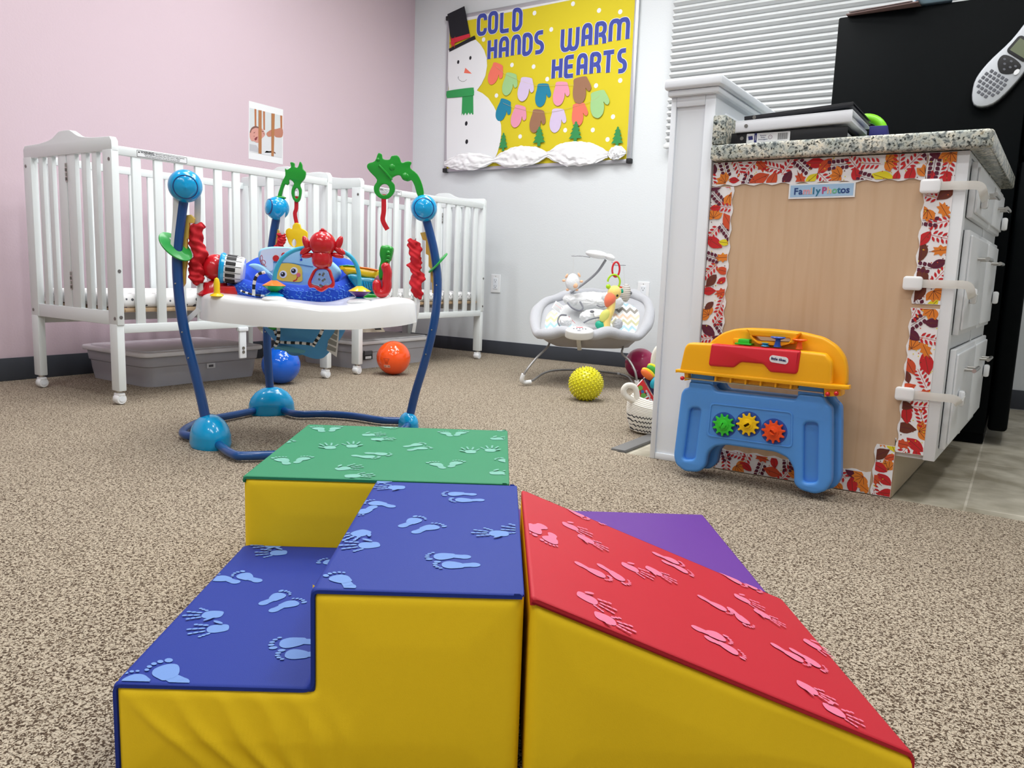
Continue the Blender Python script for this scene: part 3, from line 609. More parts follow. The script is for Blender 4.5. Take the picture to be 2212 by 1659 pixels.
# ================================================================== autumn leaf border strips
LC = {k: mat('leaf_'+k, v, .75) for k, v in dict(crimson=(196, 34, 40), rust=(206, 78, 42), gold=(224, 208, 36), plum=(92, 26, 52), brown=(104, 50, 34), orange=(222, 126, 42)).items()}
BWH = mat('border_white_card', (238, 236, 238), .7, var=.01)
def lf(cx, cy, L, w, a):
    P = cr([(0, -L/2), (w*.8, -L*.18), (w*.85, L*.12), (w*.3, L*.38), (0, L/2), (-w*.3, L*.38), (-w*.85, L*.12), (-w*.8, -L*.18)], 2); c, s = math.cos(R(a)), math.sin(R(a))
    return [(cx+x*c-y*s, cy+x*s+y*c) for x, y in P]
def rot2(P, cx, cy, a): c, s = math.cos(R(a)), math.sin(R(a)); return [(cx+x*c-y*s, cy+x*s+y*c) for x, y in P]
def border(label, x0, z0, x1, z1, side, seed, y=2.186):
    rnd = random.Random(seed); vert = abs(z1-z0) > abs(x1-x0)
    L = abs(z1-z0) if vert else abs(x1-x0); w = abs(x1-x0) if vert else abs(z1-z0); n = int(L/.012)+2
    edge = [(i*L/(n-1), w-.003+.003*math.sin(i*L/(n-1)/.052*2*math.pi)) for i in range(n)]
    poly = [(0, 0)]+[(L, 0)]+edge[::-1]
    # local a along the strip, b across it (scalloped edge at b=w)
    if vert: M = Matrix(((0, (1 if side > 0 else -1), 0, x0 if side > 0 else x1), (0, 0, -1, y), (1, 0, 0, min(z0, z1)), (0, 0, 0, 1)))
    else: M = Matrix(((1, 0, 0, min(x0, x1)), (0, 0, -1, y), (0, (1 if side > 0 else -1), 0, z0 if side > 0 else z1), (0, 0, 0, 1)))
    q = MB(M); q.shape(poly, .0008, .0016, BWH); k = [0]
    def put(P, m):
        P = clip([tuple(p[:2]) for p in P], .001, .0005, L-.001, w-.0065)
        if len(P) > 2: k[0] += 1; q.flat(P, .0018+.000006*k[0], LC[m])
    def seg(ax, ay, bx, by, wd, m):
        d = math.hypot(bx-ax, by-ay) or 1; nx, ny = -(by-ay)/d*wd/2, (bx-ax)/d*wd/2; put([(ax-nx, ay-ny), (bx-nx, by-ny), (bx+nx, by+ny), (ax+nx, ay+ny)], m)
    a = rnd.uniform(-.01, .01); row = 0; names = ['leaf', 'sprig', 'leaf2', 'berry', 'oak', 'flower', 'leaf', 'sprig', 'pod']
    i = rnd.randrange(9)
    while a < L+.02:
        for b in (w*.25, w*.78):
            cx, cy = a+rnd.uniform(-.006, .006), b+rnd.uniform(-.005, .005); kind = names[i % 9]; i += rnd.choice((1, 2)); ang = rnd.uniform(0, 360)
            if kind in ('leaf', 'leaf2', 'pod'):
                c = rnd.choice(('crimson', 'gold', 'brown', 'rust', 'plum', 'crimson')); s = {'leaf': .052, 'leaf2': .046, 'pod': .036}[kind]*rnd.uniform(.85, 1.15)
                put(lf(cx, cy, s, s*.30, ang), c); t_ = rot2([(0, -s*.45), (0, s*.4)], cx, cy, ang); seg(*t_[0], *t_[1], .0012, 'brown' if c != 'brown' else 'plum')
            elif kind in ('sprig', 'berry'):
                c = 'crimson' if kind == 'sprig' else 'plum'; t_ = rot2([(0, -.026), (0, .026)], cx, cy, ang); seg(*t_[0], *t_[1], .001, c)
                for j in range(-2, 3):
                    for s in (-1, 1):
                        o = rot2([(s*.0085, j*.0105+.003)], cx, cy, ang)[0]; put(lf(o[0], o[1], .014 if kind == 'sprig' else .012, .0032 if kind == 'sprig' else .0052, ang-s*52), c)
            elif kind == 'oak':
                P = []
                for j in range(16): t_ = 2*math.pi*j/16; rr = .012+(.007 if j % 2 == 0 else 0); P.append((rr*.75*math.sin(t_), rr*1.2*math.cos(t_)))
                put(rot2(P, cx, cy, ang), rnd.choice(('orange', 'rust'))); t_ = rot2([(0, -.026), (0, .014)], cx, cy, ang); seg(*t_[0], *t_[1], .0012, 'brown')
            else:
                for j in range(-2, 3): put(lf(*rot2([(math.sin(R(j*32))*.014, math.cos(R(j*32))*.014)], cx, cy, ang)[0], .030, .010, ang-j*32), 'orange')
                for j in range(-2, 3): t_ = rot2([(0, 0), (math.sin(R(j*30))*.022, math.cos(R(j*30))*.022)], cx, cy, ang); seg(*t_[0], *t_[1], .0012, 'brown')
            for j in range(3):
                o = (cx+rnd.uniform(-.02, .02), cy+rnd.uniform(-.02, .02)); put(ell(*o, .0016, .0016, 6), rnd.choice(('rust', 'brown', 'gold')))
        a += .034
    o = q.build('border_strip', None, 30); tag(o, label, 'paper border', 'autumn leaf paper borders on the cabinet end'); recentre(o, ((x0+x1)/2, y, min(z0, z1)))
xL, xR = PX1+.002, -.172; bw = .066
border('autumn leaf scalloped border running along the top of the maple panel', xL, .872-bw, xR-bw+.002, .872, -1, 11)
border('autumn leaf scalloped border down the left edge of the maple panel', xL, .0, xL+bw, .805, 1, 12)
border('autumn leaf border down the right edge, above the middle safety latch', xR-bw, .405+.10, xR, .872, -1, 13)
border('autumn leaf border down the right edge, below the middle safety latch', xR-bw, .124, xR, .495, -1, 14)
border('short upright autumn leaf border beside the toe kick notch', -.236-.05, .002, -.237, .138, -1, 15, 2.1855)
border('autumn leaf border lying along the floor edge of the maple panel', xL+bw, .002, -.288, .064, 1, 16)
border('small horizontal autumn leaf border piece above the toe kick notch', -.237, .125, -.172-bw+.004, .16, 1, 18, 2.1862)
# ---- family photos sign
fs = thing('name_sign', 'small blue Family Photos sign with multicoloured letters on the maple panel', 'sign', (-.52, 2.186, .78))
a = PC.p(1718, 411); a2 = PC.p(1833, 411); s0 = ((a[0]+a2[0])/2, (PC.p(1775, 397)[1]+PC.p(1775, 426)[1])/2)
SM = PC.M(.0005) @ T(s0[0], s0[1], 0) @ RZ(.6); q = MB(SM); q.shape([(-.083, -.0195), (.083, -.0195), (.083, .0195), (-.083, .0195)], 0, .0012, PAPER); q.shape([(-.079, -.0155), (.079, -.0155), (.079, .0155), (-.079, .0155)], .0012, .0015, mat('sign_blue', (160, 192, 222), .6)); q.build('card', fs)
cols = {'n': (28, 60, 120), 'p': (176, 70, 120), 'k': (214, 150, 160), 'o': (226, 180, 150), 't': (40, 110, 140), 'g': (110, 180, 140)}
xx = -.0705
for ch, cc, wd in (('F', 'n', .0125), ('a', 'n', .0115), ('m', 'k', .0185), ('i', 'o', .006), ('l', 't', .006), ('y', 't', .0165), ('P', 'p', .0135), ('h', 'o', .0125), ('o', 'g', .013), ('t', 't', .0085), ('o', 'n', .0125), ('s', 'n', .010)):
    q = MB(SM); q.text(ch, .024, mat('sign_ink_'+cc, cols[cc], .6), T(xx+wd/2, -.001, .0018), .0003, bold=.0006); q.build('letter', fs); xx += wd
# ---- child safety latches
CLR = mat('frosted_strap', (238, 236, 230), .3, alpha=.62)
def latch(label, px0, py0, px1, pyc, fy, fz):
    c0 = PC.p((px0+px1)/2, py0); hw_ = abs(PC.p(px1, py0)[0]-PC.p(px0, py0)[0])/2; z = c0[1]
    t = thing('safety_latch', label, 'safety latch', (c0[0], 2.186, z), 0, 'cabinet safety latches')
    q = MB(PC.M(.002)); q.shape(rrect(c0[0]-hw_, z-.0175, c0[0]+hw_, z+.0175, .008), 0, .014, PLW, .004); q.build('latch_pad', t)
    xe = xf(fy)+.016; q = MB(); st = Vector((c0[0]+hw_-.003, 2.186-.008, z)); pts = [st, Vector((-.20, 2.179, z)), Vector((-.155, 2.178, z)), Vector((-.118, 2.187, z-.002)), Vector((-.108, 2.21, fz)), Vector((xe-.002, fy, fz))]
    q.tube(cr(pts, 6, False), .011, CLR, 8, flat=.12, up=(0, 0, 1))
    q.build('strap', t)
    q = MB(); q.box((xf(fy)+.004, fy-.019, fz-.02), (xe+.004, fy+.019, fz+.02), PLW, .006); q.build('anchor_pad', t)
latch('upper child safety latch strapped from maple panel to the top drawer', 1988, 403, 2033, 403, 2.33, .768)
latch('middle child safety latch strapped from maple panel to the middle drawer', 1951, 612, 1994, 612, 2.33, .528)
latch('lower child safety latch strapped from maple panel to the bottom drawer', 1934, 850, 1976, 850, 2.33, .262)
for k, (z, s_) in enumerate(((.755, 'top'), (.52, 'middle'), (.28, 'bottom'))):
    t = thing('safety_latch', 'white safety latch pad on the far %s drawer beside the refrigerator' % s_, 'safety latch', (xf(3.0), 3.0, z), 0, 'cabinet safety latches')
    q = MB(); q.box((xf(3.0)+.005, 2.975, z-.02), (xf(3.0)+.022, 3.012, z+.02), PLW, .006); q.build('anchor_pad', t)
# ================================================================== folding toy workbench
PW = yplane(2.03); WBB = mat('workbench_blue_plastic', (82, 150, 228), .38, var=.03, bump=.1, bscale=600); WBY = mat('workbench_yellow_plastic', (248, 178, 16), .35, var=.02, bump=.08, bscale=600); WBR = mat('workbench_red_plastic', (208, 32, 48), .38, var=.02, bump=.08, bscale=600)
wbn = thing('toy_workbench', 'blue and yellow folding toy workbench with three gears leaning by the maple panel', 'toy workbench', PW.w(1640, 1040))
z5 = lambda x, y: PW.p(1420+x*.26523, 680+y*.26523)
def Z5(L_): return [z5(*p) for p in L_]
LEG = [(255, 540), (440, 560), (470, 620), (1130, 690), (1145, 640), (1345, 655), (1370, 720), (1418, 760), (1420, 900), (1415, 1370), (1370, 1440), (1280, 1465), (1160, 1430), (1108, 1380), (1108, 1260), (1060, 1170), (960, 1120), (560, 1062), (460, 1075), (405, 1130), (385, 1240), (330, 1285), (220, 1278), (145, 1220), (128, 1150), (190, 640), (215, 600), (252, 595)]
legp = rc(Z5(LEG), .010)
for nm, off, dy, dx in (('front_leg_frame', 0, .0, 0), ('rear_leg_frame', .055, .055, .012)):
    q = MB(PW.M(-dy) @ T(dx, 0, 0)); slots = [] 
    for sx in ([(262, 760), (350, 760), (300, 1180), (205, 1180)], [(1192, 880), (1305, 880), (1300, 1370), (1185, 1370)]):
        slots.append(rc(Z5(sx), .012, 6)[::-1])
    pan = rc(Z5([(430, 715), (1105, 790), (1100, 1085), (405, 990)]), .012)
    holes = [ell(*z5(x, y), .029, .029, 24)[::-1] for x, y in ((545, 895), (742, 890), (950, 950))] if dy == 0 else []
    q.shape([legp]+slots, -.036, 0, WBB, .008, seg=4)
    q.shape(legp, -.036, -.014, WBB, .004)
    if dy == 0:
        a_ = q; a_.shape([pan, rc([tuple(Vector(p)*1.0) for p in Z5([(443, 728), (1092, 802), (1087, 1072), (418, 978)])], .01)[::-1]], 0, .0022, WBB, .001)
    lg = q.build(nm, wbn)
    if dy == 0:
        for (gx, gy), gm, gn in (((545, 895), mat('gear_green', (52, 196, 52), .35), 'green'), ((742, 890), mat('gear_yellow', (240, 196, 10), .35), 'yellow'), ((950, 950), mat('gear_orange', (232, 78, 24), .35), 'orange')):
            cx, cy = z5(gx, gy); P = []; ph = {'green': .1, 'yellow': .35, 'orange': .2}[gn]
            for k in range(11):
                for f, rr in ((-.30, .0225), (-.17, .0275), (-.10, .0305), (.10, .0305), (.17, .0275), (.30, .0225)):
                    t_ = 2*math.pi*(k+f)/11+ph; P.append((cx+rr*math.cos(t_), cy+rr*math.sin(t_)))
            g_ = MB(PW.M()); g_.shape(ell(cx, cy, .034, .034, 32), -.0005, .0008, mat('gear_well_blue', (44, 84, 176), .45)); g_.shape(P, .002, .010, gm, .002)
            g_.shape(ell(cx, cy, .0145, .0145, 24), .009, .012, gm, .001)
            hexo = [(cx+.0095*math.cos(R(60*k+10)), cy+.0095*math.sin(R(60*k+10))) for k in range(6)]
            sa = {'green': 70, 'yellow': -145, 'orange': -35}[gn]; sl_ = rot2([(-.0075, -.0022), (.0075, -.0022), (.0075, .0022), (-.0075, .0022)], cx, cy, sa)
            g_.shape([hexo, sl_[::-1]], .011, .017, gm, .001); g_.build('gear', lg)['label'] = gn+' gear'
for px in ((268, 452), (1145, 1355)):
    q = MB(PW.M())
    a = z5(px[0], 470 if px[0] < 500 else 555); b = z5(px[1], 525 if px[0] < 500 else 620); q.box((a[0], b[1]-.02, -.07), (b[0], a[1]+.01, -.006), WBB, .004); q.build('hinge_block', wbn)
top = rc(Z5([(272, 225), (460, 232), (1180, 290), (1380, 315), (1428, 380), (1425, 585), (1300, 570), (195, 462), (232, 290), (245, 250)]), .008)
q = MB(PW.M(.018)); q.shape(top, -.035, 0, WBY, .007, seg=4); q.build('tabletop', wbn)
q = MB(PW.M(.024)); q.shape(Z5([(168, 440), (190, 440), (1545, 572), (1575, 572), (1575, 600), (1540, 604), (1420, 600), (190, 464), (168, 466)]), -.03, -.004, WBY, .002); q.build('edge_ledge', wbn)
q = MB(PW.M(-.03)); q.shape([rc(Z5([(380, 240), (430, 200), (500, 150), (600, 118), (715, 112), (900, 120), (1160, 148), (1330, 190), (1440, 260), (1505, 350), (1525, 440), (1525, 600), (1400, 600), (380, 330)]), .012), rc(Z5([(752, 170), (1085, 195), (1110, 220), (1040, 240), (900, 235), (800, 222)]), .006)[::-1]], -.03, 0, WBY, .006, seg=3); q.build('rear_tabletop', wbn)
q = MB(PW.M(-.002)); q.shape([rc(Z5([(715, 112), (900, 120), (1160, 148), (1130, 190), (1115, 240), (790, 225), (745, 160)]), .006), rc(Z5([(760, 172), (1080, 196), (1070, 225), (1000, 242), (820, 222), (785, 195)]), .004)[::-1]], -.03, 0, WBY, .004, seg=3); q.build('carry_handle', wbn)
q = MB(PW.M(.024)); q.shape(rc(Z5([(462, 232), (1185, 290), (1160, 460), (1140, 478), (935, 460), (880, 395), (700, 380), (640, 425), (450, 412), (438, 395)]), .005), -.034, 0, WBR, .006, seg=4); rp = q.build('red_tool_panel', wbn)
lc = z5(1010, 360); q = MB(PW.M(.0242) @ T(lc[0], lc[1], 0) @ RZ(-4)); q.shape(rrect(-.0235, -.009, .0235, .009, .0085, 6), 0, .001, PAPER); q.text('little tikes.', .0092, mat('logo_navy', (30, 30, 90), .5), T(0, .0005, .0014), .0002, bold=.0003); q.build('logo_badge', rp)
q = MB(PW.M(.005)); a, b = z5(835, 400), z5(880, 440); q.box((a[0], b[1], -.01), (b[0], a[1], .004), DARK, .001); q.build('latch', wbn)
def peg(name, px, py0, py1, w0, w1, m, off=.012):
    a = z5(px, py1); b = z5(px, py0); q = MB(PW.M(off) @ T(a[0], a[1], -.016) @ RX(-90)); h = b[1]-a[1]
    q.lathe([(0, 0), (w0, 0), (w0*.8, h*.25), (w0*.6, h*.7), (w1*.7, h*.8), (w1, h*.92), (w1*.9, h), (0, h)], m, 20, closed=True); q.build(name, wbn)
peg('blue_screw', 975, 178, 262, .010, .0195, mat('peg_blue', (34, 92, 200), .3)); peg('orange_screw', 1152, 198, 280, .009, .0185, mat('peg_orange', (240, 100, 24), .3)); peg('teal_button', 875, 230, 256, .011, .0105, mat('peg_teal', (30, 140, 190), .3))
a = z5(612, 192); b = z5(770, 240); q = MB(PW.M(.006)); q.box((a[0], b[1]-.002, -.03), (a[0]+.02, a[1], -.01), WBY, .002); q.build('yellow_block', wbn)
a = z5(655, 195); b = z5(745, 245); q = MB(PW.M(.006)); gmx = mat('gear_green', (0, 0, 0)); q.box((a[0], b[1], -.032), (b[0], a[1], -.008), gmx, .003); q.box((a[0]-.007, b[1]-.001, -.035), (b[0]+.006, b[1]+.003, -.004), gmx, .001); q.build('green_block', wbn)
q = MB(PW.M(.01)); a, b = z5(240, 512), z5(1360, 635); q.cyl((a[0], a[1], 0), (b[0], b[1], 0), .0022, METAL, 8); q.build('metal_rod', wbn)
q = MB(PW.M(-.012)); q.shape(rc(Z5([(462, 480), (1138, 545), (1135, 605), (1110, 612), (480, 540), (460, 520)]), .003), -.01, 0, WBY, .002)
q2 = MB(PW.M(.01))
for k in range(6): a = z5(485+k*122, 515+k*12); q2.box((a[0]-.0025, a[1]-.008, -.018), (a[0]+.0025, a[1]+.008, .003), WBY, .001)
q.build('lower_tray', wbn); q2.build('tray_ribs', wbn)
q = MB(PW.M(.014)); q.shape(Z5([(1360, 570), (1500, 585), (1500, 660), (1365, 665)]), -.06, -.004, WBY, .003); q.build('end_bracket', wbn); q = MB(PW.M(.014)); q.shape(Z5([(228, 462), (262, 466), (262, 530), (228, 535)]), -.03, -.004, WBY, .003); q.build('end_bracket', wbn)
for x, y in ((1398, 640), (1468, 635), (220, 512)): a = z5(x, y); q = MB(PW.M(.016)); q.ball((a[0], a[1], 0), .006, RED, 14); q.build('end_cap', wbn)
# ================================================================== cribs
WOODS = mat('pine_slat', (186, 160, 128), .6)
def sheet_mat(name, kind):
    m, nt, b = tex_mat(name, .85); v = coords(nt)
    if kind == 'star':
        vo = N(nt, 'ShaderNodeTexVoronoi', i_Scale=26, i_Randomness=.8); nt.links.new(v, vo.inputs['Vector'])
        r_ = ramp(nt, [(.0, (90, 92, 98)), (.17, (90, 92, 98)), (.19, (240, 240, 240))], 'CONSTANT'); nt.links.new(vo.outputs['Distance'], r_.inputs['Fac'])
    else:
        wv = N(nt, 'ShaderNodeTexNoise', i_Scale=9, i_Detail=0); sx = N(nt, 'ShaderNodeSeparateXYZ'); nt.links.new(v, sx.inputs[0])
        def mt(op, a, b_=None):
            n = N(nt, 'ShaderNodeMath', operation=op)
            for i, q in enumerate((a, b_)):
                if q is None: continue
                if isinstance(q, (int, float)): n.inputs[i].default_value = q
                else: nt.links.new(q, n.inputs[i])
            return n.outputs[0]
        tri = mt('PINGPONG', mt('ADD', sx.outputs['Y'], sx.outputs['X']), .013); s_ = mt('ADD', mt('ADD', sx.outputs['Z'], sx.outputs['X']), tri)
        f = mt('LESS_THAN', mt('FRACT', mt('MULTIPLY', s_, 42)), .13)
        r_ = ramp(nt, [(0, (240, 240, 240)), (.5, (110, 112, 116))], 'CONSTANT'); nt.links.new(f, r_.inputs['Fac'])
    nt.links.new(r_.outputs['Color'], b.inputs['Base Color']); return m
MS = {'star': sheet_mat('star_print_sheet', 'star'), 'zigzag': sheet_mat('zigzag_print_sheet', 'zig')}
YZ = Matrix(((0, 0, 1, 0), (1, 0, 0, 0), (0, 1, 0, 0), (0, 0, 0, 1)))          # (a,b,c) -> y=a, z=b, x=c
def crib(label, xfr, y0, y1, sheet):
    xb = xfr-.640; D = xfr-xb; L = y1-y0
    t = thing('baby_crib', label, 'crib', ((xfr+xb)/2, (y0+y1)/2, 0), 0, 'white folding cribs along the pink wall')
    def bolt(x, y, z, ax):
        q = MB(T(x, y, z) @ (RX(90) if ax == 'y' else RY(90))); q.lathe([(0, -.001), (.0065, -.001), (.0065, .0015), (.003, .0022), (0, .0008)], STEEL, 14, closed=True); q.build('bolt', t)
    for ye, fy in ((y0, -1), (y1-.028, 1)):
        # end panel: one outline with posts and humped rail, holes between the slats
        q = MB(T(xb, ye+.028, 0) @ XZ)
        top = [(0, .965), (.012, .979), (.13, .982), (.215, .992), (.268, 1.013), (.290, 1.019), (.35, 1.019), (.372, 1.013), (.425, .992), (.51, .982), (D-.012, .979), (D, .965)]
        tp = [tuple(p) for p in cr(top[2:10], 4, False)]
        q.shape([(0, .93), *top[:2], *tp, *top[10:], (D, .93)], 0, .026, CRIBW, .003); q.build('curved_top_rail', t)
        for xx in (0, D-.060):
            q = MB(T(xb, ye, 0)); q.box((xx, 0, .30), (xx+.060, .028, .934), CRIBW, .003); q.build('post', t)
            q = MB(T(xb, ye, 0)); xi = xx+(.004 if xx else 0); q.box((xi, -.001, .052), (xi+.052, .029, .305), CRIBW, .004); lg = q.build('leg', t)
            q = MB(T(xb+xx+.03, ye+.014, 0)); q.lathe([(0, .054), (.012, .054), (.012, .043), (0, .043)], METAL, 12, closed=True)
            q.lathe([(0, -.017), (.018, -.017), (.021, -.012), (.021, .012), (.018, .017), (0, .017)], PLW, 22, T(0, 0, .021) @ RY(90), closed=True)
            q.lathe([(0, -.019), (.011, -.019), (.011, .019), (0, .019)], WHITE, 16, T(0, 0, .022) @ RY(90), closed=True); q.box((-.019, -.014, .03), (.019, .014, .045), PLW, .006); q.build('caster', lg)
        q = MB(T(xb, ye, 0)); q.box((.05, .003, .300), (D-.05, .025, .352), CRIBW, .003); q.build('bottom_end_rail', t)
        for xx, w_ in ((.108, .034), (.180, .034), (.258, .060), (.322, .060), (.426, .034), (.498, .034)):
            q = MB(T(xb, ye, 0)); q.box((xx, .005, .345), (xx+w_, .023, .938), CRIBW, .003)
            q.build('end_slat', t)
        for z in (.42, .83):
            q = MB(T(xb, ye, 0)); q.box((.312, .0035 if fy < 0 else .022, z), (.328, .006 if fy < 0 else .0255, z+.07), METAL, .0008)
            for k in range(4): q.cyl((.320, .002, z+.004+k*.017), (.320, .002, z+.016+k*.017), .003, METAL if k % 2 else STEEL, 8)
            q.build('hinge', t)
        for z in (.9, .325): bolt(xb+.02, ye-.0, z, 'y') if fy < 0 else None; bolt(xb+D-.016, ye-.0, z, 'y') if fy < 0 else None
        for z in (.50, .33): bolt(xfr, ye+.014, z, 'x')
    for side, xs in (('front', xfr-.024), ('back', xb+.006)):
        q = MB(); q.box((xs, y0+.026, .918), (xs+.020, y1-.026, .950), CRIBW, .003); tr = q.build('top_side_rail', t)
        if side == 'front':
            q = MB(Plane((xfr-.004, 0, 0), Y, Z, X).M(.0004)); ya = y0+.10; q.shape([(ya, .922), (ya+.205, .922), (ya+.205, .945), (ya, .945)], -.001, .0004, PAPER)
            q.shape([[(ya, .922), (ya+.205, .922), (ya+.205, .945), (ya, .945)], [(ya+.001, .923), (ya+.001, .944), (ya+.204, .944), (ya+.204, .923)]], 0, .0008, DARK)
            q.shape([(ya+.004, .9355), (ya+.012, .9355), (ya+.008, .943)], 0, .0008, DARK)
            q.text('WARNING:', .011, DARK, T(ya+.042, .939, .0006), .0002, bold=.0003); q.text('INFANTS CAN SUFFOCATE in gaps between', .0064, DARK, T(ya+.134, .9392, .0006), .0002)
            q.text('mattress sides and extra padding. Never add a mattress or pillow', .0056, DARK, T(ya+.102, .9335, .0006), .0002); q.text('Check openings and hardware. Use only the mattress provided', .0056, DARK, T(ya+.102, .9275, .0006), .0002)
            q.build('warning_label', tr)
        q = MB(); q.box((xs, y0+.026, .270), (xs+.020, y1-.026, .304), CRIBW, .003); q.build('bottom_side_rail', t)
        n = 11; pitch = (L-.056)/(n+.55)
        for k in range(n):
            yc = y0+.028+pitch*(k+.82)
            q = MB(); q.box((xs+.003, yc-.0175, .298), (xs+.017, yc+.0175, .924), CRIBW, .003); q.build('side_slat', t)
    q = MB(); 
    for k in range(7): q.box((xb+.03, y0+.05+k*(L-.14)/6, .348), (xfr-.03, y0+.09+k*(L-.14)/6, .358), WOODS, .001)
    q.box((xfr-.05, y0+.03, .346), (xfr-.034, y1-.03, .362), WOODS, .002); q.box((xb+.034, y0+.03, .346), (xb+.05, y1-.03, .362), WOODS, .002); q.build('mattress_support', t)
    q = MB(); q.box((xb+.030, y0+.034, .3625), (xfr-.030, y1-.034, .415), MS[sheet], .02, 4); q.build('mattress', t, 70)
    return t
crib('white wooden folding crib at the left, its end panel facing the room', -2.789, 1.595, 2.663, 'star')
crib('second white wooden folding crib, in the corner beyond the first one', -2.789, 2.850, 3.928, 'zigzag')
q = MB(); q.box((-2.802, 2.132, .138), (-2.79, 2.166, .272), WHITE, .003); q.box((-2.808, 2.126, .255), (-2.785, 2.174, .272), WHITE, .003)
for z in (.165, .182): q.lathe([(0, 0), (.007, 0), (.007, .002), (.003, .0022), (0, .001)], STEEL, 14, T(-2.79, 2.149, z) @ RY(90), closed=True)
cb = [o for o in C.objects if o.name == 'baby_crib'][0]; q.build('stabilizer_latch', cb)
CARD = mat('manila_card', (206, 196, 178), .7); INK = mat('printed_ink', (120, 112, 104), .7)
for lab, c, a in (('creased instruction sheet poking out below the left crib mattress', (-2.93, 2.42), 8), ('creased instruction sheet poking out below the corner crib mattress', (-2.93, 3.02), -14)):
    Q = T(c[0], c[1], .258) @ RZ(a) @ RY(42)
    q = MB(Q); q.box((-.08, -.10, 0), (.08, .10, .0012), CARD)
    for k in range(7): q.box((-.062+k*.012, -.08, .0012), (-.0595+k*.012, .02+.03*(k % 3), .0016), INK)
    q.box((.035, .045, .0012), (.065, .085, .0016), DARK); q.box((-.062, -.08, -.0004), (-.05, .05, 0), INK); q.box((-.03, -.08, -.0004), (-.026, .07, 0), INK); q.box((-.0, -.08, -.0004), (.03, -.02, 0), INK)
    o = q.build('instruction_sheet'); tag(o, lab, 'paper sheet', 'instruction sheets under the cribs'); recentre(o, (c[0], c[1], .258))
# ================================================================== storage bins under the cribs
CLEARP = mat('translucent_bin_plastic', (216, 216, 224), .35, alpha=.55, var=.02); LIDP = mat('bin_lid_plastic', (240, 240, 244), .4)
def bin_(label, x0, x1, y0, y1, lc):
    t = thing('storage_bin', label, 'storage bin', ((x0+x1)/2, (y0+y1)/2, 0), 0, 'lidded storage bins under the cribs')
    cx, cy, hx, hy = (x0+x1)/2, (y0+y1)/2, (x1-x0)/2, (y1-y0)/2; q = MB(T(cx, cy, 0)); P = []
    for s_, z in ((.86, .004), (.88, .0), (.905, .05), (.915, .085), (.935, .09), (.95, .135)): P.append([(p[0], p[1], z) for p in rrect(-hx*s_, -hy*s_, hx*s_, hy*s_, .05, 5)])
    n = len(P[0]); V = [p for r_ in P for p in r_]; F = [[i*n+j, i*n+(j+1) % n, (i+1)*n+(j+1) % n, (i+1)*n+j] for i in range(len(P)-1) for j in range(n)]+[list(range(n-1, -1, -1))]
    q.add(V, F, CLEARP); q.build('tub', t, solid=.002)
    q = MB(T(cx, cy, 0)); q.shape(rrect(-hx, -hy, hx, hy, .05, 6), .132, .152, LIDP, .006); q.shape(rrect(-hx+.03, -hy+.03, hx-.03, hy-.03, .04, 6), .15, .157, LIDP, .003); q.build('lid', t)
    q = MB(T(cx, cy, 0)); xx = hx*.915+.003
    if lc is not None:
        q.box((xx, lc-.022, .062), (xx+.001, lc+.022, .084), PAPER); q.box((xx+.001, lc-.012, .067), (xx+.0015, lc+.012, .078), mat('tag_grey', (90, 90, 96), .6)); q.build('name_tag', t)
    q = MB(T(cx, cy, 0)); q.box((-hx*.7, -hy*.75, .01), (hx*.7, hy*.75, .10), mat('stored_cloth', (190, 186, 190), .9), .03, 3); q.build('stored_fabric', t)
    return t
bin_('translucent lidded storage bin under the left crib', -3.59, -3.07, 1.86, 2.50, .02)
b2 = bin_('translucent lidded storage bin under the corner crib, behind the orange ball', -3.42, -2.92, 2.97, 3.62, None)
q = MB(); q.box((-2.937, 3.03, .05), (-2.935, 3.10, .10), DARK); q.box((-2.935, 3.04, .075), (-2.9345, 3.095, .097), mat('tag_grey', (0, 0, 0))); q.box((-2.935, 3.045, .054), (-2.9345, 3.09, .068), PAPER); q.build('shipping_label', b2)
# ================================================================== balls
def ball(label, px, py, Rp, m, name='play_ball', grp='play balls on the carpet'):
    d = ray(px, py); k = Rp/FPX; t_ = HC/(k-d.z); c = EYE+d*t_; r = k*t_; c.z = r
    t = thing(name, label, 'ball', (c.x, c.y, 0), 0, grp); q = MB(); q.ball(c, r, m, 48); q.build('ball_skin', t); return t, c, r
def patch(c, r, az, el, w_, h_, m, txt=None, tm=None, size=.01, rt=0):
    """small curved print on a ball; az is measured from the viewer's side"""
    d = (EYE-c).normalized(); a0 = math.atan2(d.y, d.x)
    M = T(*c) @ Matrix.Rotation(a0+R(az), 4, 'Z') @ RY(-el) @ Matrix(((0, 0, 1, 0), (1, 0, 0, 0), (0, 1, 0, 0), (0, 0, 0, 1))) @ RZ(rt)
    q = MB(M)
    if m: 
        V = []; n = 7
        for j in range(n):
            for i in range(n):
                x = (i/(n-1)-.5)*w_; y = (j/(n-1)-.5)*h_; V.append((x, y, math.sqrt((r+.0006)**2-x*x-y*y)))
        q.add(V, [[j*n+i, j*n+i+1, (j+1)*n+i+1, (j+1)*n+i] for j in range(n-1) for i in range(n-1)], m)
    return q, M
t, c, r = ball('glossy blue play ball behind the jumper, beside the left crib legs', 607, 788, 41, mat('glossy_blue_ball', (10, 96, 212), .12, var=.01, coat=.5))
t, c, r = ball('glossy orange play ball in front of the corner crib bin', 850, 773, 36.5, mat('glossy_orange_ball', (244, 84, 20), .12, var=.01, coat=.5))
IO = mat('ball_print_brown', (150, 52, 20), .4)
q, M = patch(c, r, -24, -6, .038, .03, None)
for k in range(5): q.box((-.016+.002*k, .012-k*.0055, r-.0035+.0005*k), (.016-.002*k, .0138-k*.0055, r-.0012+.0005*k), IO)
q.build('printed_notice', t)
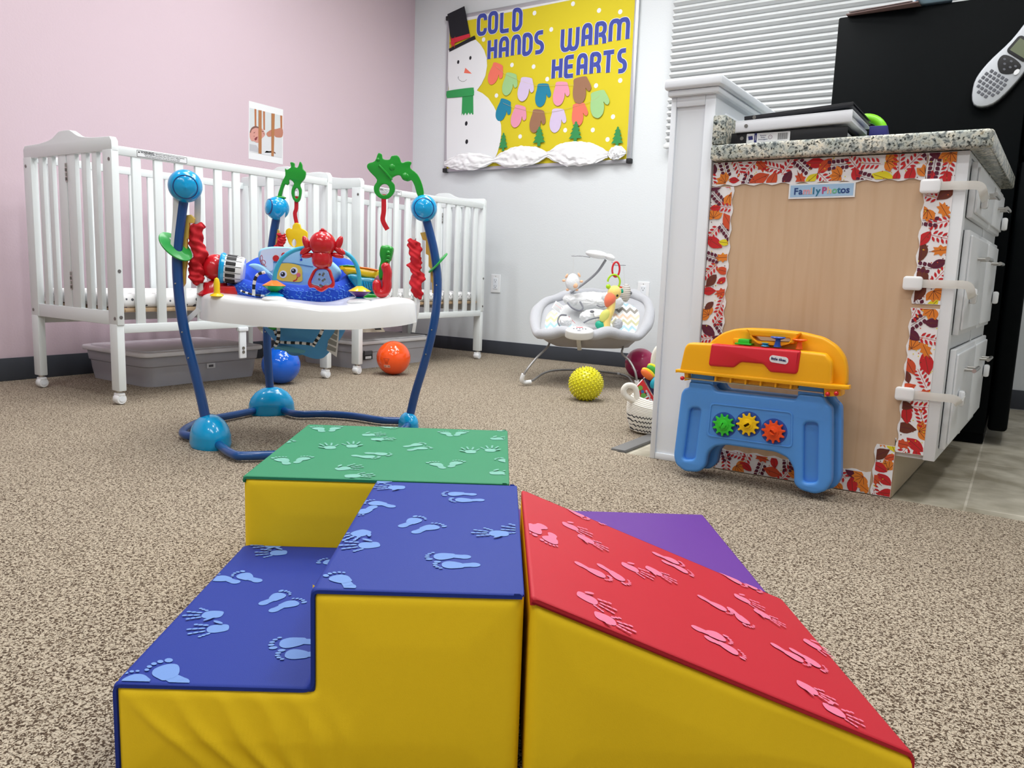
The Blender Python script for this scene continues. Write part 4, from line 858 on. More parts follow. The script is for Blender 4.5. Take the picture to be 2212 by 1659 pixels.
q, M = patch(c, r, -24, -24, .034, .016, mat('ball_label_pink', (240, 170, 150), .5)); 
for k in range(7): q.box((-.012+k*.004, -.004, r-.001), (-.0105+k*.004, .004, r+.0004), DARK)
q.build('barcode_label', t)
YB_ = mat('clear_yellow_rubber', (246, 238, 50), .12, trans=.35, var=.02, ior=1.15, coat=.5)
t, c, r = ball('translucent yellow spiky sensory ball in front of the bouncer', 1266, 829, 36, YB_)
q = MB(); gold = math.pi*(3-math.sqrt(5)); NB = 300
for k in range(NB):
    z = 1-2*(k+.5)/NB; rr = math.sqrt(1-z*z); d = Vector((rr*math.cos(k*gold), rr*math.sin(k*gold), z)); w_ = .0042
    u = d.orthogonal().normalized(); v = d.cross(u); V = []
    for (s_, h_) in ((1, -.001), (.72, .0028), (.35, .0052)): V += [c+d*(r+h_)+(u*math.cos(a)+v*math.sin(a))*w_*s_ for a in [2*math.pi*j/6 for j in range(6)]]
    q.add(V, [[i*6+j, i*6+(j+1) % 6, (i+1)*6+(j+1) % 6, (i+1)*6+j] for i in range(2) for j in range(6)]+[[12, 13, 14, 15, 16, 17]], mat('yellow_rubber_spike', (244, 236, 40), .2, trans=.2, var=.02))
o = q.build('rubber_spikes', t, 60); o['kind'] = 'stuff'
t, c, r = ball('deep pink play ball by the wall, between bouncer and rope basket', 1383, 785, 33, mat('deep_pink_ball', (190, 44, 100), .2, var=.02, coat=.3))
q = MB(T(*c) @ Matrix.Rotation(math.atan2((EYE-c).y, (EYE-c).x)+R(4), 4, 'Z') @ RY(90-8)); q.lathe([(0, r-.001), (.004, r), (.004, r+.001), (.002, r+.0015), (0, r+.0002)], mat('deep_pink_ball', (0, 0, 0)), 14, closed=True); q.build('valve', t)
q, M = patch(c, r, -22, -18, .04, .014, mat('ball_label_rose', (206, 110, 140), .5), rt=-35); q.build('printed_label', t)
# ================================================================== outlets
PB_ = yplane(YB)
for lab, x0, y0, x1, y1 in (('white wall outlet on the back wall beside the corner crib', 1059, 588, 1084, 637), ('white wall outlet on the back wall behind the baby bouncer', 1373, 600, 1407, 662)):
    a = PB_.p(x0, (y0+y1)/2); b = PB_.p(x1, (y0+y1)/2); cx = (a[0]+b[0])/2; zz = PB_.p((x0+x1)/2, (y0+y1)/2)[1]
    t = thing('wall_outlet', lab, 'outlet', (cx, YB, zz), 0, 'duplex wall outlets')
    M = PB_.M() @ T(cx, zz, 0); q = MB(M); q.shape(rrect(-.037, -.060, .037, .060, .004), 0, .006, PLW, .0025); fp = q.build('face_plate', t)
    q = MB(M); q.shape(rrect(-.0175, -.036, .0175, .036, .003), .005, .0085, WHITE, .001); q.build('receptacle', t)
    q = MB(M)
    for s_ in (-.019, .019):
        q.box((-.0085, s_-.001, .0086), (-.0065, s_+.008, .0089), DARK); q.box((.0065, s_-.001, .0086), (.0085, s_+.007, .0089), DARK); q.shape(ell(0, s_-.008, .0028, .0026, 10), .0086, .0089, DARK)
    q.build('slot_pair', t)
    q = MB(M); q.shape(ell(0, .047, .003, .003, 10), .006, .0068, METAL); q.build('screw', t)
# ================================================================== sleeping baby photo sheet
PL = Plane((XL, 0, 0), Y, Z, X)
ph = thing('photo_sheet', 'laminated photo sheet of a baby sleeping behind wooden slats, on pink wall', 'photo sheet', PL.w(574, 285))
z9 = lambda x, y: PL.p(500+x*.09643, 200+y*.09643, .002)
def Z9(L_): return [z9(*p) for p in L_]
q = MB(PL.M()); q.shape(Z9([(388, 1480), (1155, 1612), (1160, 380), (395, 182)]), 0, .001, PAPER); q.build('sheet', ph)
cc_ = lambda n, rgb: mat('photo_'+n, rgb, .6)
q = MB(PL.M()); lay = [0.0012]
def pf(pts, m, sm=0):
    lay[0] += .00012; P = Z9(pts); P = [tuple(p) for p in cr(P, 4)] if sm else P; q.flat(P, lay[0], m)
pf([(405, 1325), (1135, 1465), (1140, 520), (408, 340)], cc_('backdrop', (206, 212, 214)))
for x0, x1, a in ((515, 560, 365), (708, 752, 415), (1092, 1140, 510)): pf([(x0+8, 830 if x0 < 1000 else 860), (x1, 845 if x0 < 1000 else 870), (x1, a+8), (x0, a)], cc_('slat_far', (176, 112, 74)))
pf([(405, 1325), (1135, 1465), (1140, 1000), (960, 980), (820, 1000), (700, 960), (640, 1040), (560, 1130), (405, 1110)], cc_('bedding', (212, 214, 218)))
pf([(405, 1300), (600, 1345), (620, 1280), (560, 1180), (405, 1150)], cc_('bedding_shade', (186, 186, 192)))
pf([(410, 1000), (412, 880), (450, 790), (530, 750), (610, 780), (700, 820), (755, 940), (690, 1020), (600, 1125), (500, 1090), (450, 1085)], cc_('skin', (206, 150, 140)), 1)
pf([(412, 880), (450, 790), (530, 748), (605, 770), (600, 800), (540, 790), (460, 830), (430, 900)], cc_('hair', (120, 84, 76)), 1)
pf([(785, 940), (800, 890), (900, 830), (1000, 815), (1138, 800), (1138, 990), (1000, 1000), (960, 960), (900, 980), (830, 990)], cc_('hand', (184, 124, 104)), 1)
pf([(485, 905), (510, 890), (535, 875), (510, 912)], cc_('eyelash', (110, 60, 60))); pf([(510, 1040), (545, 1000), (590, 985), (560, 1060), (535, 1075)], cc_('mouth', (130, 50, 60))); pf([(495, 975), (512, 965), (515, 985), (500, 990)], cc_('nostril', (140, 80, 80)))
pf([(675, 850), (730, 880), (690, 885)], cc_('hair', (0, 0, 0))); pf([(700, 905), (752, 930), (720, 930)], cc_('hair', (0, 0, 0)))
pf([(740, 1345), (780, 1305), (860, 1325), (990, 1370), (980, 1340), (900, 1300)], cc_('hair', (0, 0, 0)))
pf([(603, 1360), (672, 1372), (674, 400), (604, 392)], cc_('slat_near', (172, 116, 74))); pf([(890, 1418), (945, 1428), (968, 475), (893, 465)], cc_('slat_near', (0, 0, 0)))
q.build('baby_picture', ph)
# ================================================================== bulletin board
BD = yplane(YB-.02); Z3 = lambda x, y: (940+x*.24108, y*.24108)
b3 = lambda x, y, o=0: BD.p(*Z3(x, y), o)
def B3(L_): return [b3(*p) for p in L_]
xa, xb_ = b3(100, 800)[0], b3(1768, 800)[0]; zb, zt_ = b3(900, 1500)[1], b3(300, 150)[1]+.012
zb = (b3(100, 1525)[1]+b3(1720, 1445)[1])/2; xa = b3(100, 1000)[0]; xb_ = b3(1760, 1000)[0]
bd = thing('bulletin_board', 'silver framed bulletin board covered in yellow paper with white snow dots', 'bulletin board', ((xa+xb_)/2, YB, zb))
ALU = mat('board_aluminium', (196, 198, 204), .35, metal=.6)
for a, b in (((xa-.008, zb-.008), (xa+.014, zt_+.008)), ((xb_-.014, zb-.008), (xb_+.010, zt_+.008)), ((xa, zb-.01), (xb_, zb+.014)), ((xa, zt_-.014), (xb_, zt_+.01))):
    q = MB(BD.M(-.02)); q.box((*a, 0), (*b, .022), ALU, .004); q.build('frame_rail', bd)
for cx, cz in ((xa, zb), (xb_, zb), (xa, zt_), (xb_, zt_)): q = MB(BD.M(-.02)); q.box((cx-.014, cz-.014, 0), (cx+.016, cz+.014, .032), DARK, .004); q.build('frame_corner', bd)
q = MB(BD.M(-.02)); q.box((xa, zb, .002), (xb_, zt_, .0185), PAPER); q.build('backing', bd)
q = MB(BD.M(.0012)); q.shape([(xa+.016, zb+.012), (xb_-.016, zb+.012), (xb_-.016, zt_-.02), (xa+.016, zt_-.036)], 0, .001, mat('yellow_bulletin_paper', (212, 195, 32), .75, var=.02))
for x, y in ((1237, 35), (1470, 95), (1660, 107), (892, 118), (1042, 265), (436, 355), (690, 583), (884, 598), (1006, 710), (1443, 768), (1660, 722), (551, 857), (1595, 1047), (1414, 1165), (1167, 1167), (763, 1224), (1546, 1250)):
    c = b3(x, y); q.shape(ell(c[0], c[1], .0135, .0135, 20), .001, .0016, PAPER)
q.build('yellow_backing_paper', bd)
BM = BD.M(.0030)
# ---- lettering
LB = mat('royal_blue_card', (62, 74, 160), .7)
GL = dict(C=[[(1, .72), (1, .85), (.82, 1), (.2, 1), (0, .85), (0, .15), (.2, 0), (.82, 0), (1, .15), (1, .28)]], O=[[(.2, 1), (0, .85), (0, .15), (.2, 0), (.8, 0), (1, .15), (1, .85), (.8, 1), 'c']],
    L=[[(0, 1), (0, 0), (1, 0)]], D=[[(0, 0), (.65, 0), (1, .18), (1, .82), (.65, 1), (0, 1), 'c']], H=[[(0, 0), (0, 1)], [(1, 0), (1, 1)], [(0, .5), (1, .5)]],
    A=[[(0, 0), (0, .82), (.22, 1), (.78, 1), (1, .82), (1, 0)], [(0, .42), (1, .42)]], N=[[(0, 0), (0, .82), (.22, 1), (.78, 1), (1, .82), (1, 0)]],
    S=[[(1, 1), (.3, 1), (.03, .88), (.03, .68), (.25, .54), (.75, .46), (.97, .32), (.97, .12), (.7, 0), (0, 0)]],
    W=[[(0, 1), (0, .18), (.1, 0), (.4, 0), (.5, .18), (.5, 1)], [(.5, .5), (.5, .18), (.6, 0), (.9, 0), (1, .18), (1, 1)]], M=[[(0, 0), (0, .82), (.1, 1), (.4, 1), (.5, .82), (.5, 0)], [(.5, .5), (.5, .82), (.6, 1), (.9, 1), (1, .82), (1, 0)]],
    R=[[(0, 0), (0, 1), (.7, 1), (1, .88), (1, .6), (.7, .45), (.27, .45)], [(.6, .45), (.85, .4), (1, .25), (1, 0)]], E=[[(1, 1), (0, 1), (0, 0), (1, 0)], [(0, .5), (.9, .5)]], T=[[(0, 1), (1, 1)], [(.5, 1), (.5, 0)]])
words = (('COLD', ((375, 470, 120, 325), (475, 570, 98, 308), (582, 682, 88, 300), (692, 788, 66, 285))), ('HANDS', ((470, 562, 338, 547), (572, 668, 325, 535), (680, 775, 308, 515), (782, 880, 290, 505), (886, 985, 272, 490))),
         ('WARM', ((1125, 1298, 232, 465), (1312, 1415, 205, 432), (1430, 1542, 188, 418), (1555, 1750, 160, 385))), ('HEARTS', ((1045, 1147, 508, 722), (1156, 1260, 490, 705), (1268, 1372, 475, 692), (1385, 1492, 462, 680), (1488, 1622, 448, 675), (1628, 1728, 432, 660))))
for wd, cells in words:
    cnt = {}
    for ch, (x0, x1, y0, y1) in zip(wd, cells):
        ym = (y0+y1)/2; xm = (x0+x1)/2; u0 = b3(x0, ym)[0]; u1 = b3(x1, ym)[0]; v1 = b3(xm, y0)[1]; v0 = b3(xm, y1)[1]; sw = .0255
        w_, h_ = u1-u0-sw-.004, v1-v0-sw-.004; q = MB(BM @ T(u0+sw/2+.002, v0+sw/2+.002, 0))
        for k, st in enumerate(GL[ch]):
            cl = st[-1] == 'c'; P = [(p[0]*w_, p[1]*h_) for p in st if p != 'c']; P = rc(P, .012, 3) if cl else [Vector(P[0])]+rc(P, .012, 3)[4:-4]+[Vector(P[-1])]
            ribbon(q, P, sw+.006, .0004, .0010+k*.0001, PAPER, closed=cl); ribbon(q, P, sw, .0008, .0016+k*.0001, LB, closed=cl)
        cnt[ch] = cnt.get(ch, 0)+1; o = q.build('paper_letter', None, 15)
        tag(o, 'blue card letter %s of the word %s on the bulletin board' % (ch, wd), 'letter', 'letters of the bulletin board slogan'); recentre(o, BD.o+BD.u*u0+BD.v*v0+BD.n*.003)
# ---- mittens
MC = dict(coral=(236, 116, 96), green=(156, 200, 136), lavender=(208, 192, 222), teal=(28, 128, 160), pink=(226, 150, 176), brown=(152, 110, 84))
MT = cr([(-.30, .5), (.30, .5), (.44, .36), (.56, .16), (.60, .0), (.50, -.09), (.38, -.04), (.29, .06), (.30, -.14), (.20, -.38), (-.04, -.5), (-.30, -.40), (-.42, -.18), (-.42, .06), (-.36, .3)], 4)
def mitten(col, x, y, h, a, label, k):
    c = b3(x, y); s = h*.24108*1.0; sc_ = abs(b3(x, y-h/2)[1]-b3(x, y+h/2)[1])
    q = MB(BM @ T(c[0], c[1], .002+.0015*(k % 3)) @ RZ(a) @ S(sc_*.80, sc_, 1) )
    P = [tuple(p) for p in MT]; q.shape(P, 0, .0016, mat('card_'+col, MC[col], .75))
    o = q.build('paper_mitten'); tag(o, label, 'paper mitten', 'paper mittens strung on the bulletin board'); recentre(o, BD.w(*Z3(x, y)))
pos = {'coral': 'coral', 'green': 'pale green', 'lavender': 'lavender', 'teal': 'teal', 'pink': 'pink', 'brown': 'brown'}
for k, (col, x, y, h, a) in enumerate((('coral', 538, 668, 195, -22), ('green', 666, 760, 200, -14), ('lavender', 808, 806, 212, -10), ('teal', 960, 857, 205, -4), ('pink', 1124, 845, 212, -6), ('brown', 1308, 815, 235, 6))):
    mitten(col, x, y, h, a, '%s paper mitten in the upper row, under the slogan' % pos[col], k)
for k, (col, x, y, h, a) in enumerate((('teal', 608, 992, 198, -20), ('pink', 745, 1048, 200, -16), ('brown', 914, 1090, 205, -10), ('lavender', 1093, 1085, 212, -5), ('coral', 1290, 1032, 205, 4), ('green', 1468, 940, 240, 8))):
    mitten(col, x, y, h, a, '%s paper mitten in the lower row, above the tissue snow' % pos[col], k)
for lab, P in (('thin string holding the upper row of paper mittens', [(555, 600), (640, 668), (760, 722), (860, 755), (925, 770), (1060, 768), (1180, 765), (1250, 765)]), ('thin string holding the lower row of paper mittens', [(615, 925), (700, 960), (830, 992), (960, 1008), (1080, 1000), (1200, 972), (1330, 935), (1440, 893), (1480, 860)])):
    q = MB(BM @ T(0, 0, .0065)); q.tube([(*p, 0) for p in cr(B3(P), 4, False)], .0007, mat('cotton_string', (206, 190, 140), .8), 5); o = q.build('mitten_string'); tag(o, lab, 'string'); recentre(o, BD.w(*Z3(*P[0])))
# ---- little trees
TG = mat('tree_green_card', (52, 140, 78), .75)
for lab, x, y0, y1, w_ in (('green paper fir tree beside the snowman', 617, 1190, 1355, 82), ('green paper fir tree under the brown mitten of the lower row', 937, 1135, 1310, 112), ('green paper fir tree overlapping the coral mitten', 1262, 1088, 1275, 118), ('green paper fir tree in the right board corner', 1636, 1135, 1318, 108)):
    c = b3(x, y1); h = b3(x, y0)[1]-c[1]; w = abs(b3(x+w_/2, y1)[0]-b3(x-w_/2, y1)[0]); P = []
    for s_ in (1, -1):
        half = [(0, 1), (.10, .93), (.08, .88), (.25, .78), (.14, .74), (.32, .60), (.18, .56), (.42, .40), (.26, .37), (.5, .18), (.12, .17), (.12, 0)]
        P += [(s_*a*w, b*h) for a, b in (half if s_ > 0 else half[::-1][:-1])]
    q = MB(BM @ T(c[0], c[1], .008)); q.shape(P, 0, .001, TG); o = q.build('paper_tree'); tag(o, lab, 'paper tree', 'paper fir trees on the bulletin board'); recentre(o, BD.w(*Z3(x, y1)))
# ---- snowman
sn = thing('paper_snowman', 'white paper snowman with black top hat and green scarf on the bulletin board', 'paper snowman', BD.w(*Z3(280, 1430)))
SMX = BM @ T(0, 0, .002)
q = MB(SMX); q.shape(B3([(122, 455), (200, 410), (368, 358), (410, 400), (445, 455), (465, 520), (470, 590), (455, 680), (420, 755), (378, 812), (430, 838), (480, 880), (530, 955), (572, 1040), (595, 1120), (597, 1200), (585, 1290), (560, 1375), (530, 1440), (108, 1475), (108, 1200), (112, 900), (120, 840), (128, 800), (118, 700)]), 0, .0012, PAPER); q.build('body', sn)
BK2 = mat('black_card', (28, 28, 36), .75)
for nm, x, y, rx2, ry2 in (('eye', 212, 558, .0088, .0118), ('eye', 321, 521, .0088, .0118), ('button', 284, 1108, .0105, .0145), ('button', 288, 1271, .0112, .0148)):
    c = b3(x, y); q = MB(SMX); q.shape(ell(c[0], c[1], rx2, ry2, 20, -.15), .0012, .002, BK2); q.build(nm, sn)
q = MB(SMX); q.shape(B3([(276, 610), (334, 662), (264, 656)]), .0012, .002, mat('card_coral', (0, 0, 0))); q.build('nose', sn)
q = MB(SMX); ribbon(q, cr(B3([(210, 690), (222, 718), (248, 732), (272, 728), (287, 714)]), 4, False), .0018, .0012, .0016, BK2); ribbon(q, B3([(208, 705), (216, 685)]), .0014, .0012, .0016, BK2); q.build('smile', sn)
SG = mat('scarf_green_felt', (52, 152, 84), .85)
q = MB(SMX); q.shape(B3([(250, 850), (346, 842), (348, 1025), (340, 1030), (330, 1010), (318, 1030), (305, 1008), (290, 1035), (278, 1010), (262, 1036), (252, 1015), (243, 1035)]), .0012, .003, SG); q.build('scarf_tail', sn)
q = MB(SMX); q.shape([tuple(p) for p in cr(B3([(110, 835), (130, 815), (330, 788), (352, 800), (354, 845), (335, 860), (140, 880), (112, 872)]), 4)], .003, .006, SG, .001); q.build('scarf', sn)
q = MB(SMX); q.shape(B3([(116, 130), (268, 58), (320, 330), (150, 390)]), .0012, .003, BK2); q.shape(B3([(130, 440), (360, 322), (370, 350), (136, 467)]), .003, .005, BK2); ht_ = q.build('top_hat', sn)
HR = mat('hat_band_red', (206, 44, 62), .75); q = MB(SMX); q.shape(B3([(150, 352), (316, 305), (322, 335), (160, 398)]), .0052, .0062, HR); q.build('hat_band', ht_)
q = MB(SMX); P = []
c = b3(170, 385)
for k in range(24): t_ = 2*math.pi*k/24; rr = .034 if k % 4 == 0 else (.020 if k % 2 == 0 else .013); P.append((c[0]+rr*math.cos(t_), c[1]+rr*1.25*math.sin(t_)))
q.shape(P, .0064, .0078, HR); q.build('holly_bow', ht_)
# ---- tissue paper snow
TIS = mat('crumpled_tissue', (240, 241, 243), .75, var=.01)
segs = [((100, 1470), (545, 1440), 115), ((545, 1440), (1022, 1390), 130), ((1022, 1390), (1560, 1390), 150), ((1560, 1390), (1722, 1370), 80)]
q = MB(BM)
for k, (a, b, hh) in enumerate(segs):
    A = Vector(b3(*a)); B = Vector(b3(*b)); H = abs(b3(a[0], a[1]-hh)[1]-b3(a[0], a[1])[1]); up_ = [.72, .80, .82, .9][k]; dn = [.7, .72, .74, .75][k]
    def fn(u, v):
        s = math.sin(math.pi*max(.03, min(.97, u)))**.55; ph = v*2*math.pi; p = A+(B-A)*u
        cz = math.cos(ph); rr = H*(up_ if cz > 0 else dn)*s*.92
        nz = mnoise.noise(Vector((u*7+k*5, v*9, k)))*.35+mnoise.noise(Vector((u*18+k*9, v*22, 3)))*.2
        fold = .14*math.sin(v*46+math.sin(u*6+k)*5)*(1.1-s*.7)
        return (p.x, p.y+cz*rr*(1+nz*.35), .012+.030*s*(.5+.5*math.sin(ph*1.0))*(1+nz)+fold*.016*(1 if 0 < ph < math.pi else 0))
    q.grid(fn, 60, 56, TIS, cv=True)
o = q.build('tissue_garland', None, 25); tag(o, 'crumpled white tissue paper snowdrift along the bottom of the bulletin board', 'tissue garland'); recentre(o, BD.w(*Z3(900, 1440)))
# ================================================================== baby jumper
JC = Vector((-1.919, 1.657, 0)); J = viewplane(JC); JM = J.M(); l = J.l
jp = thing('baby_jumper', 'blue framed baby activity jumper with white toy tray and blue music-note seat', 'baby jumper', JC)
feet = [onz(455, 963), onz(587, 893), onz(882, 925)]
fd = [-(p-JC).dot(FH) for p in feet]
ringpx = [(395, 935), (430, 911), (500, 896), None, (640, 893), (700, 893), (760, 897), (820, 906), None]
rp_ = [feet[0]]+[onz(*p, .02) for p in ringpx[:3]]+[feet[1]]+[onz(*p, .02) for p in ringpx[4:8]]+[feet[2]]+[Vector((-1.60, 1.72, 0)), Vector((-1.66, 1.50, 0)), onz(540, 983, .02), onz(500, 978, .02)]
for p in rp_: p.z = .018
q = MB(); q.tube(cr(rp_, 8), .0125, NAVY, 14, closed=True); q.build('base_ring', jp)
for i, F_ in enumerate(feet):
    a = (F_-JC); ang = math.degrees(math.atan2(a.y, a.x)); k = (1.12, 1.16, .66)[i]
    q = MB(T(F_.x, F_.y, 0) @ RZ(ang) @ S(k*.80, k*1.12, k*.97)); prof = [(.0, .0), (.060, .0), (.064, .012), (.062, .030), (.0625, .032), (.056, .052), (.044, .070), (.028, .082), (.015, .087), (0, .088)]
    q.lathe(prof, AQUA, 40, closed=True); q.build('foot_shell', jp)
for i, P_ in enumerate(([(448, 925), (436, 865), (420, 800), (402, 730), (390, 665), (384, 600), (383, 545), (388, 490), (397, 425)],
                        [(585, 860), (580, 800), (577, 740), (577, 680), (579, 620), (584, 560), (591, 505), (598, 465)],
                        [(884, 905), (897, 850), (915, 790), (932, 725), (943, 660), (945, 605), (939, 550), (929, 505), (918, 465)])):
    off = fd[i]; pts = [l(x, y, off) for x, y in P_]; q = MB(JM); q.tube(cr(pts, 5, False), .0145, NAVY, 14)
    po = q.build('support_post', jp)
    q = MB(JM)
    for f in ((.30, .42, .62)[k] for k in range(3)):
        p = cr(pts, 5, False)[int(f*40)]; q.ball((p.x-.002, p.y, p.z+.0142), .0028, METAL, 8)
    q.build('rivets', po)
    kx, ky, kr, dx, dy, dr = ((400, 402, 34, 414, 408, 22), (599, 450, 24.5, 581, 447, 9), (916, 450, 27.5, 919, 452, 19))[i]
    c = l(kx, ky, off+.01); sc_ = (2.45-off)/FPX; r = kr*sc_
    q = MB(JM); q.ball(c, r, AQUA, 36); kn = q.build('knob', jp)
    d = l(dx, dy, off+.01)-c; dd_ = Vector((d.x, d.y, 0)); z_ = math.sqrt(max(.1, 1-(dd_.length/r)**2))*r; nn = Vector((dd_.x, dd_.y, z_)).normalized(); rt = Z.rotation_difference(nn).to_matrix().to_4x4(); dR = dr*sc_*(1 if i != 1 else 1.6)
    zz = math.sqrt(max(r*r-dR*dR, 0)); q = MB(JM @ T(*c) @ rt); q.lathe([(dR+.0012, zz-.002), (dR+.001, zz+.0005), (dR-.001, zz+.0025), (dR*.7, zz+(r-zz)*.5+.0015), (0, r+.0012), (0, zz-.002)], AQUA, 32, closed=True); q.lathe([(dR+.003, zz-.006), (dR+.0034, zz+.0004), (dR, zz+.0014), (dR, zz-.006)], NAVY, 32, closed=True); q.build('knob_cap', kn)
WEB = mat('white_webbing', (226, 228, 230), .8, bump=.3, bscale=700); SCR = mat('red_scrunched_fabric', (196, 22, 36), .75, bump=.3, bscale=120)
def strap(name, pts, off, w, m=WEB, th=.12, parent=jp, up=None):
    q = MB(JM); q.tube(cr([l(x, y, off+(d[0] if d else 0)) for x, y, *d in pts], 5, False), w, m, 8, flat=th, up=up or (1, 0, 0)); return q.build(name, parent)
strap('webbing_strap', [(381, 420), (379, 470), (374, 535)], fd[0]+.012, .009); strap('webbing_strap', [(427, 420), (427, 455), (426, 488)], fd[0]-.03, .010)
strap('webbing_strap', [(432, 612), (433, 640), (428, 672)], fd[0]-.03, .009); strap('webbing_strap', [(430, 668), (415, 682), (402, 694)], fd[0]-.02, .008)
strap('webbing_strap', [(611, 458), (610, 480), (609, 510)], fd[1]+.03, .009); strap('webbing_strap', [(895, 462), (893, 490), (893, 518)], fd[2]+.02, .007); strap('webbing_strap', [(926, 470), (937, 510), (945, 550)], fd[2]-.015, .005)
strap('webbing_strap', [(904, 640), (903, 665), (898, 690), (893, 718)], fd[2]+.02, .006)
def scrunch(pts, off, w, seed):
    rnd = random.Random(seed); P = cr([l(x, y, off) for x, y in pts], 14, False); n = len(P); V = []
    q = MB(JM)
    def fn(u, v):
        i = u*(n-1); k = int(min(i, n-2)); p = P[k].lerp(P[k+1], i-k); a = v*2*math.pi
        env = min(1, .55+u*6)*min(1, .35+(1-u)*5); s = w*env*(1+.17*math.sin(u*25+2.2*math.sin(a+seed)+seed)+.12*math.sin(u*61+3*a+seed)+.42*mnoise.noise(Vector((math.cos(a)*1.4, math.sin(a)*1.4, u*9+seed))))
        return (p.x+math.cos(a)*s+.003*math.sin(u*17+seed), p.y+.0035*math.sin(2*a+seed), p.z+math.sin(a)*s)
    q.grid(fn, 90, 24, SCR, cv=True); q.build('scrunched_strap_cover', jp, 70)
scrunch([(426, 482), (424, 520), (430, 560), (422, 590), (430, 615)], fd[0]-.03, .0195, 1); scrunch([(609, 505), (606, 530), (604, 560)], fd[1]+.03, .014, 2); scrunch([(892, 517), (897, 560), (899, 600), (903, 645)], fd[2]+.02, .0200, 3)
YP = mat('buttery_plastic', (226, 190, 90), .35)
for off, L_ in ((fd[0]-.018, [(404, 465), (413, 464), (421, 472), (419, 482), (410, 482), (409, 515), (405, 516), (406, 560), (402, 586), (401, 612), (396, 620), (391, 560), (398, 500)]), (fd[1]+.0, [(592, 500), (600, 494), (605, 500), (603, 514), (599, 516), (598, 545), (590, 545)]), (fd[2]-.012, [(925, 500), (908, 503), (913, 518), (920, 520), (920, 548), (926, 552), (926, 575), (930, 580), (931, 608), (934, 612), (934, 632), (940, 640), (946, 620), (940, 560)])):
    q = MB(JM); q.shape([tuple(l(x, y, off)[:2]) for x, y in L_], off-.006, off+.006, YP, .0015); q.build('height_adjuster', jp)
DG = mat('mid_green_plastic', (44, 168, 74), .3, coat=.3)
q = MB(JM @ T(*l(379, 533, fd[0]+.004)) @ RZ(-43) @ RX(-58)); q.shape(ell(0, 0, .055, .036, 32), -.003, .003, DG, .002); q.shape(rrect(-.030, .004, -.016, .009, .002), .0028, .0036, WEB); q.build('strap_plate', jp)
q = MB(JM @ T(*l(946, 568, fd[2]-.003)) @ RZ(47) @ RX(-80)); q.shape(ell(0, 0, .045, .032, 32), -.003, .003, DG, .002); q.build('strap_plate', jp)
# ---- arches with rings
za = lambda x, y: (560+x*.16275, 340+y*.16275); zb_ = lambda x, y: (330+x*.41587, 320+y*.41587); zt3 = lambda x, y: (500+x*.18987, 500+y*.18987)
def sh(mb, f, pts, off, th, m, holes=(), smooth=4, bev=.002):
    L_ = [tuple(l(*f(x, y), off)[:2]) for x, y in pts]; L_ = [tuple(p) for p in cr(L_, smooth)] if smooth else L_
    H_ = [[tuple(p) for p in cr([tuple(l(*f(x, y), off)[:2]) for x, y in h], 3)][::-1] for h in holes]
    mb.shape([L_]+H_, off-th/2, off+th/2, m, bev, seg=3)
q = MB(JM); o2 = fd[1]+.01
sh(q, za, [(250, 520), (275, 420), (310, 320), (350, 240), (345, 150), (375, 165), (425, 130), (415, 75), (440, 65), (470, 80), (475, 125), (515, 135), (545, 58), (572, 100), (580, 150), (620, 200), (605, 280), (545, 360), (565, 430), (560, 500), (540, 570), (500, 598), (455, 560), (430, 480), (440, 410), (465, 350), (430, 305), (400, 300), (400, 345), (375, 370), (345, 360), (318, 430), (292, 525)], o2, .012, GRN, [ell(500, 478, 30, 72, 12)], 3)
o_ = q.build('green_toy_arch', jp)
q = MB(JM); c = l(*za(275, 535), o2); q.ball((c.x, c.y, c.z), (.022, .006, .016), GRN, 20); q.build('arch_base', jp)
q = MB(JM); o3 = fd[2]+.01
sh(q, zb_, [(1408, 245), (1400, 190), (1375, 135), (1338, 103), (1345, 76), (1325, 68), (1295, 76), (1283, 52), (1270, 38), (1242, 42), (1230, 60), (1197, 56), (1190, 32), (1172, 28), (1155, 68), (1122, 80), (1114, 100), (1130, 125), (1166, 166), (1150, 200), (1155, 235), (1185, 262), (1225, 262), (1256, 228), (1256, 190), (1238, 165), (1260, 145), (1285, 143), (1300, 165), (1325, 173), (1345, 168), (1362, 200), (1378, 250)], o3, .013, GRN, [ell(1204, 216, 27, 29, 12)], 3)
for x, y, rr in ((1243, 100, .011), (1312, 148, .0125), (1170, 60, .006)): c = l(*zb_(x, y), o3+.006); q.ball(c, (rr, rr, .004), GRN, 16)
a_, b_2 = l(*zb_(1175, 90), o3+.007), l(*zb_(1243, 165), o3+.006); q.tube([a_, a_.lerp(b_2, .5)+Vector((.0, .002, .001)), b_2], .004, GRN, 8); q.build('green_toy_arch', jp)
strap('red_hanging_strap', [(640, 424), (640, 450), (637, 462), (641, 484)], o2, .0075, SCR, .15); strap('red_hanging_strap', [(829, 420), (829, 455), (827, 476), (837, 496)], o3+.004, .0085, SCR, .12)
q = MB(JM); sh(q, zb_, [(745, 388), (765, 395), (772, 415), (790, 425), (805, 440), (803, 475), (795, 500), (775, 518), (740, 518), (712, 500), (700, 470), (692, 450), (695, 425), (712, 415), (725, 420), (730, 400)], o2+.004, .012, YEL, [ell(735, 492, 12, 20, 10)], 3); q.build('yellow_duck_teether', jp)
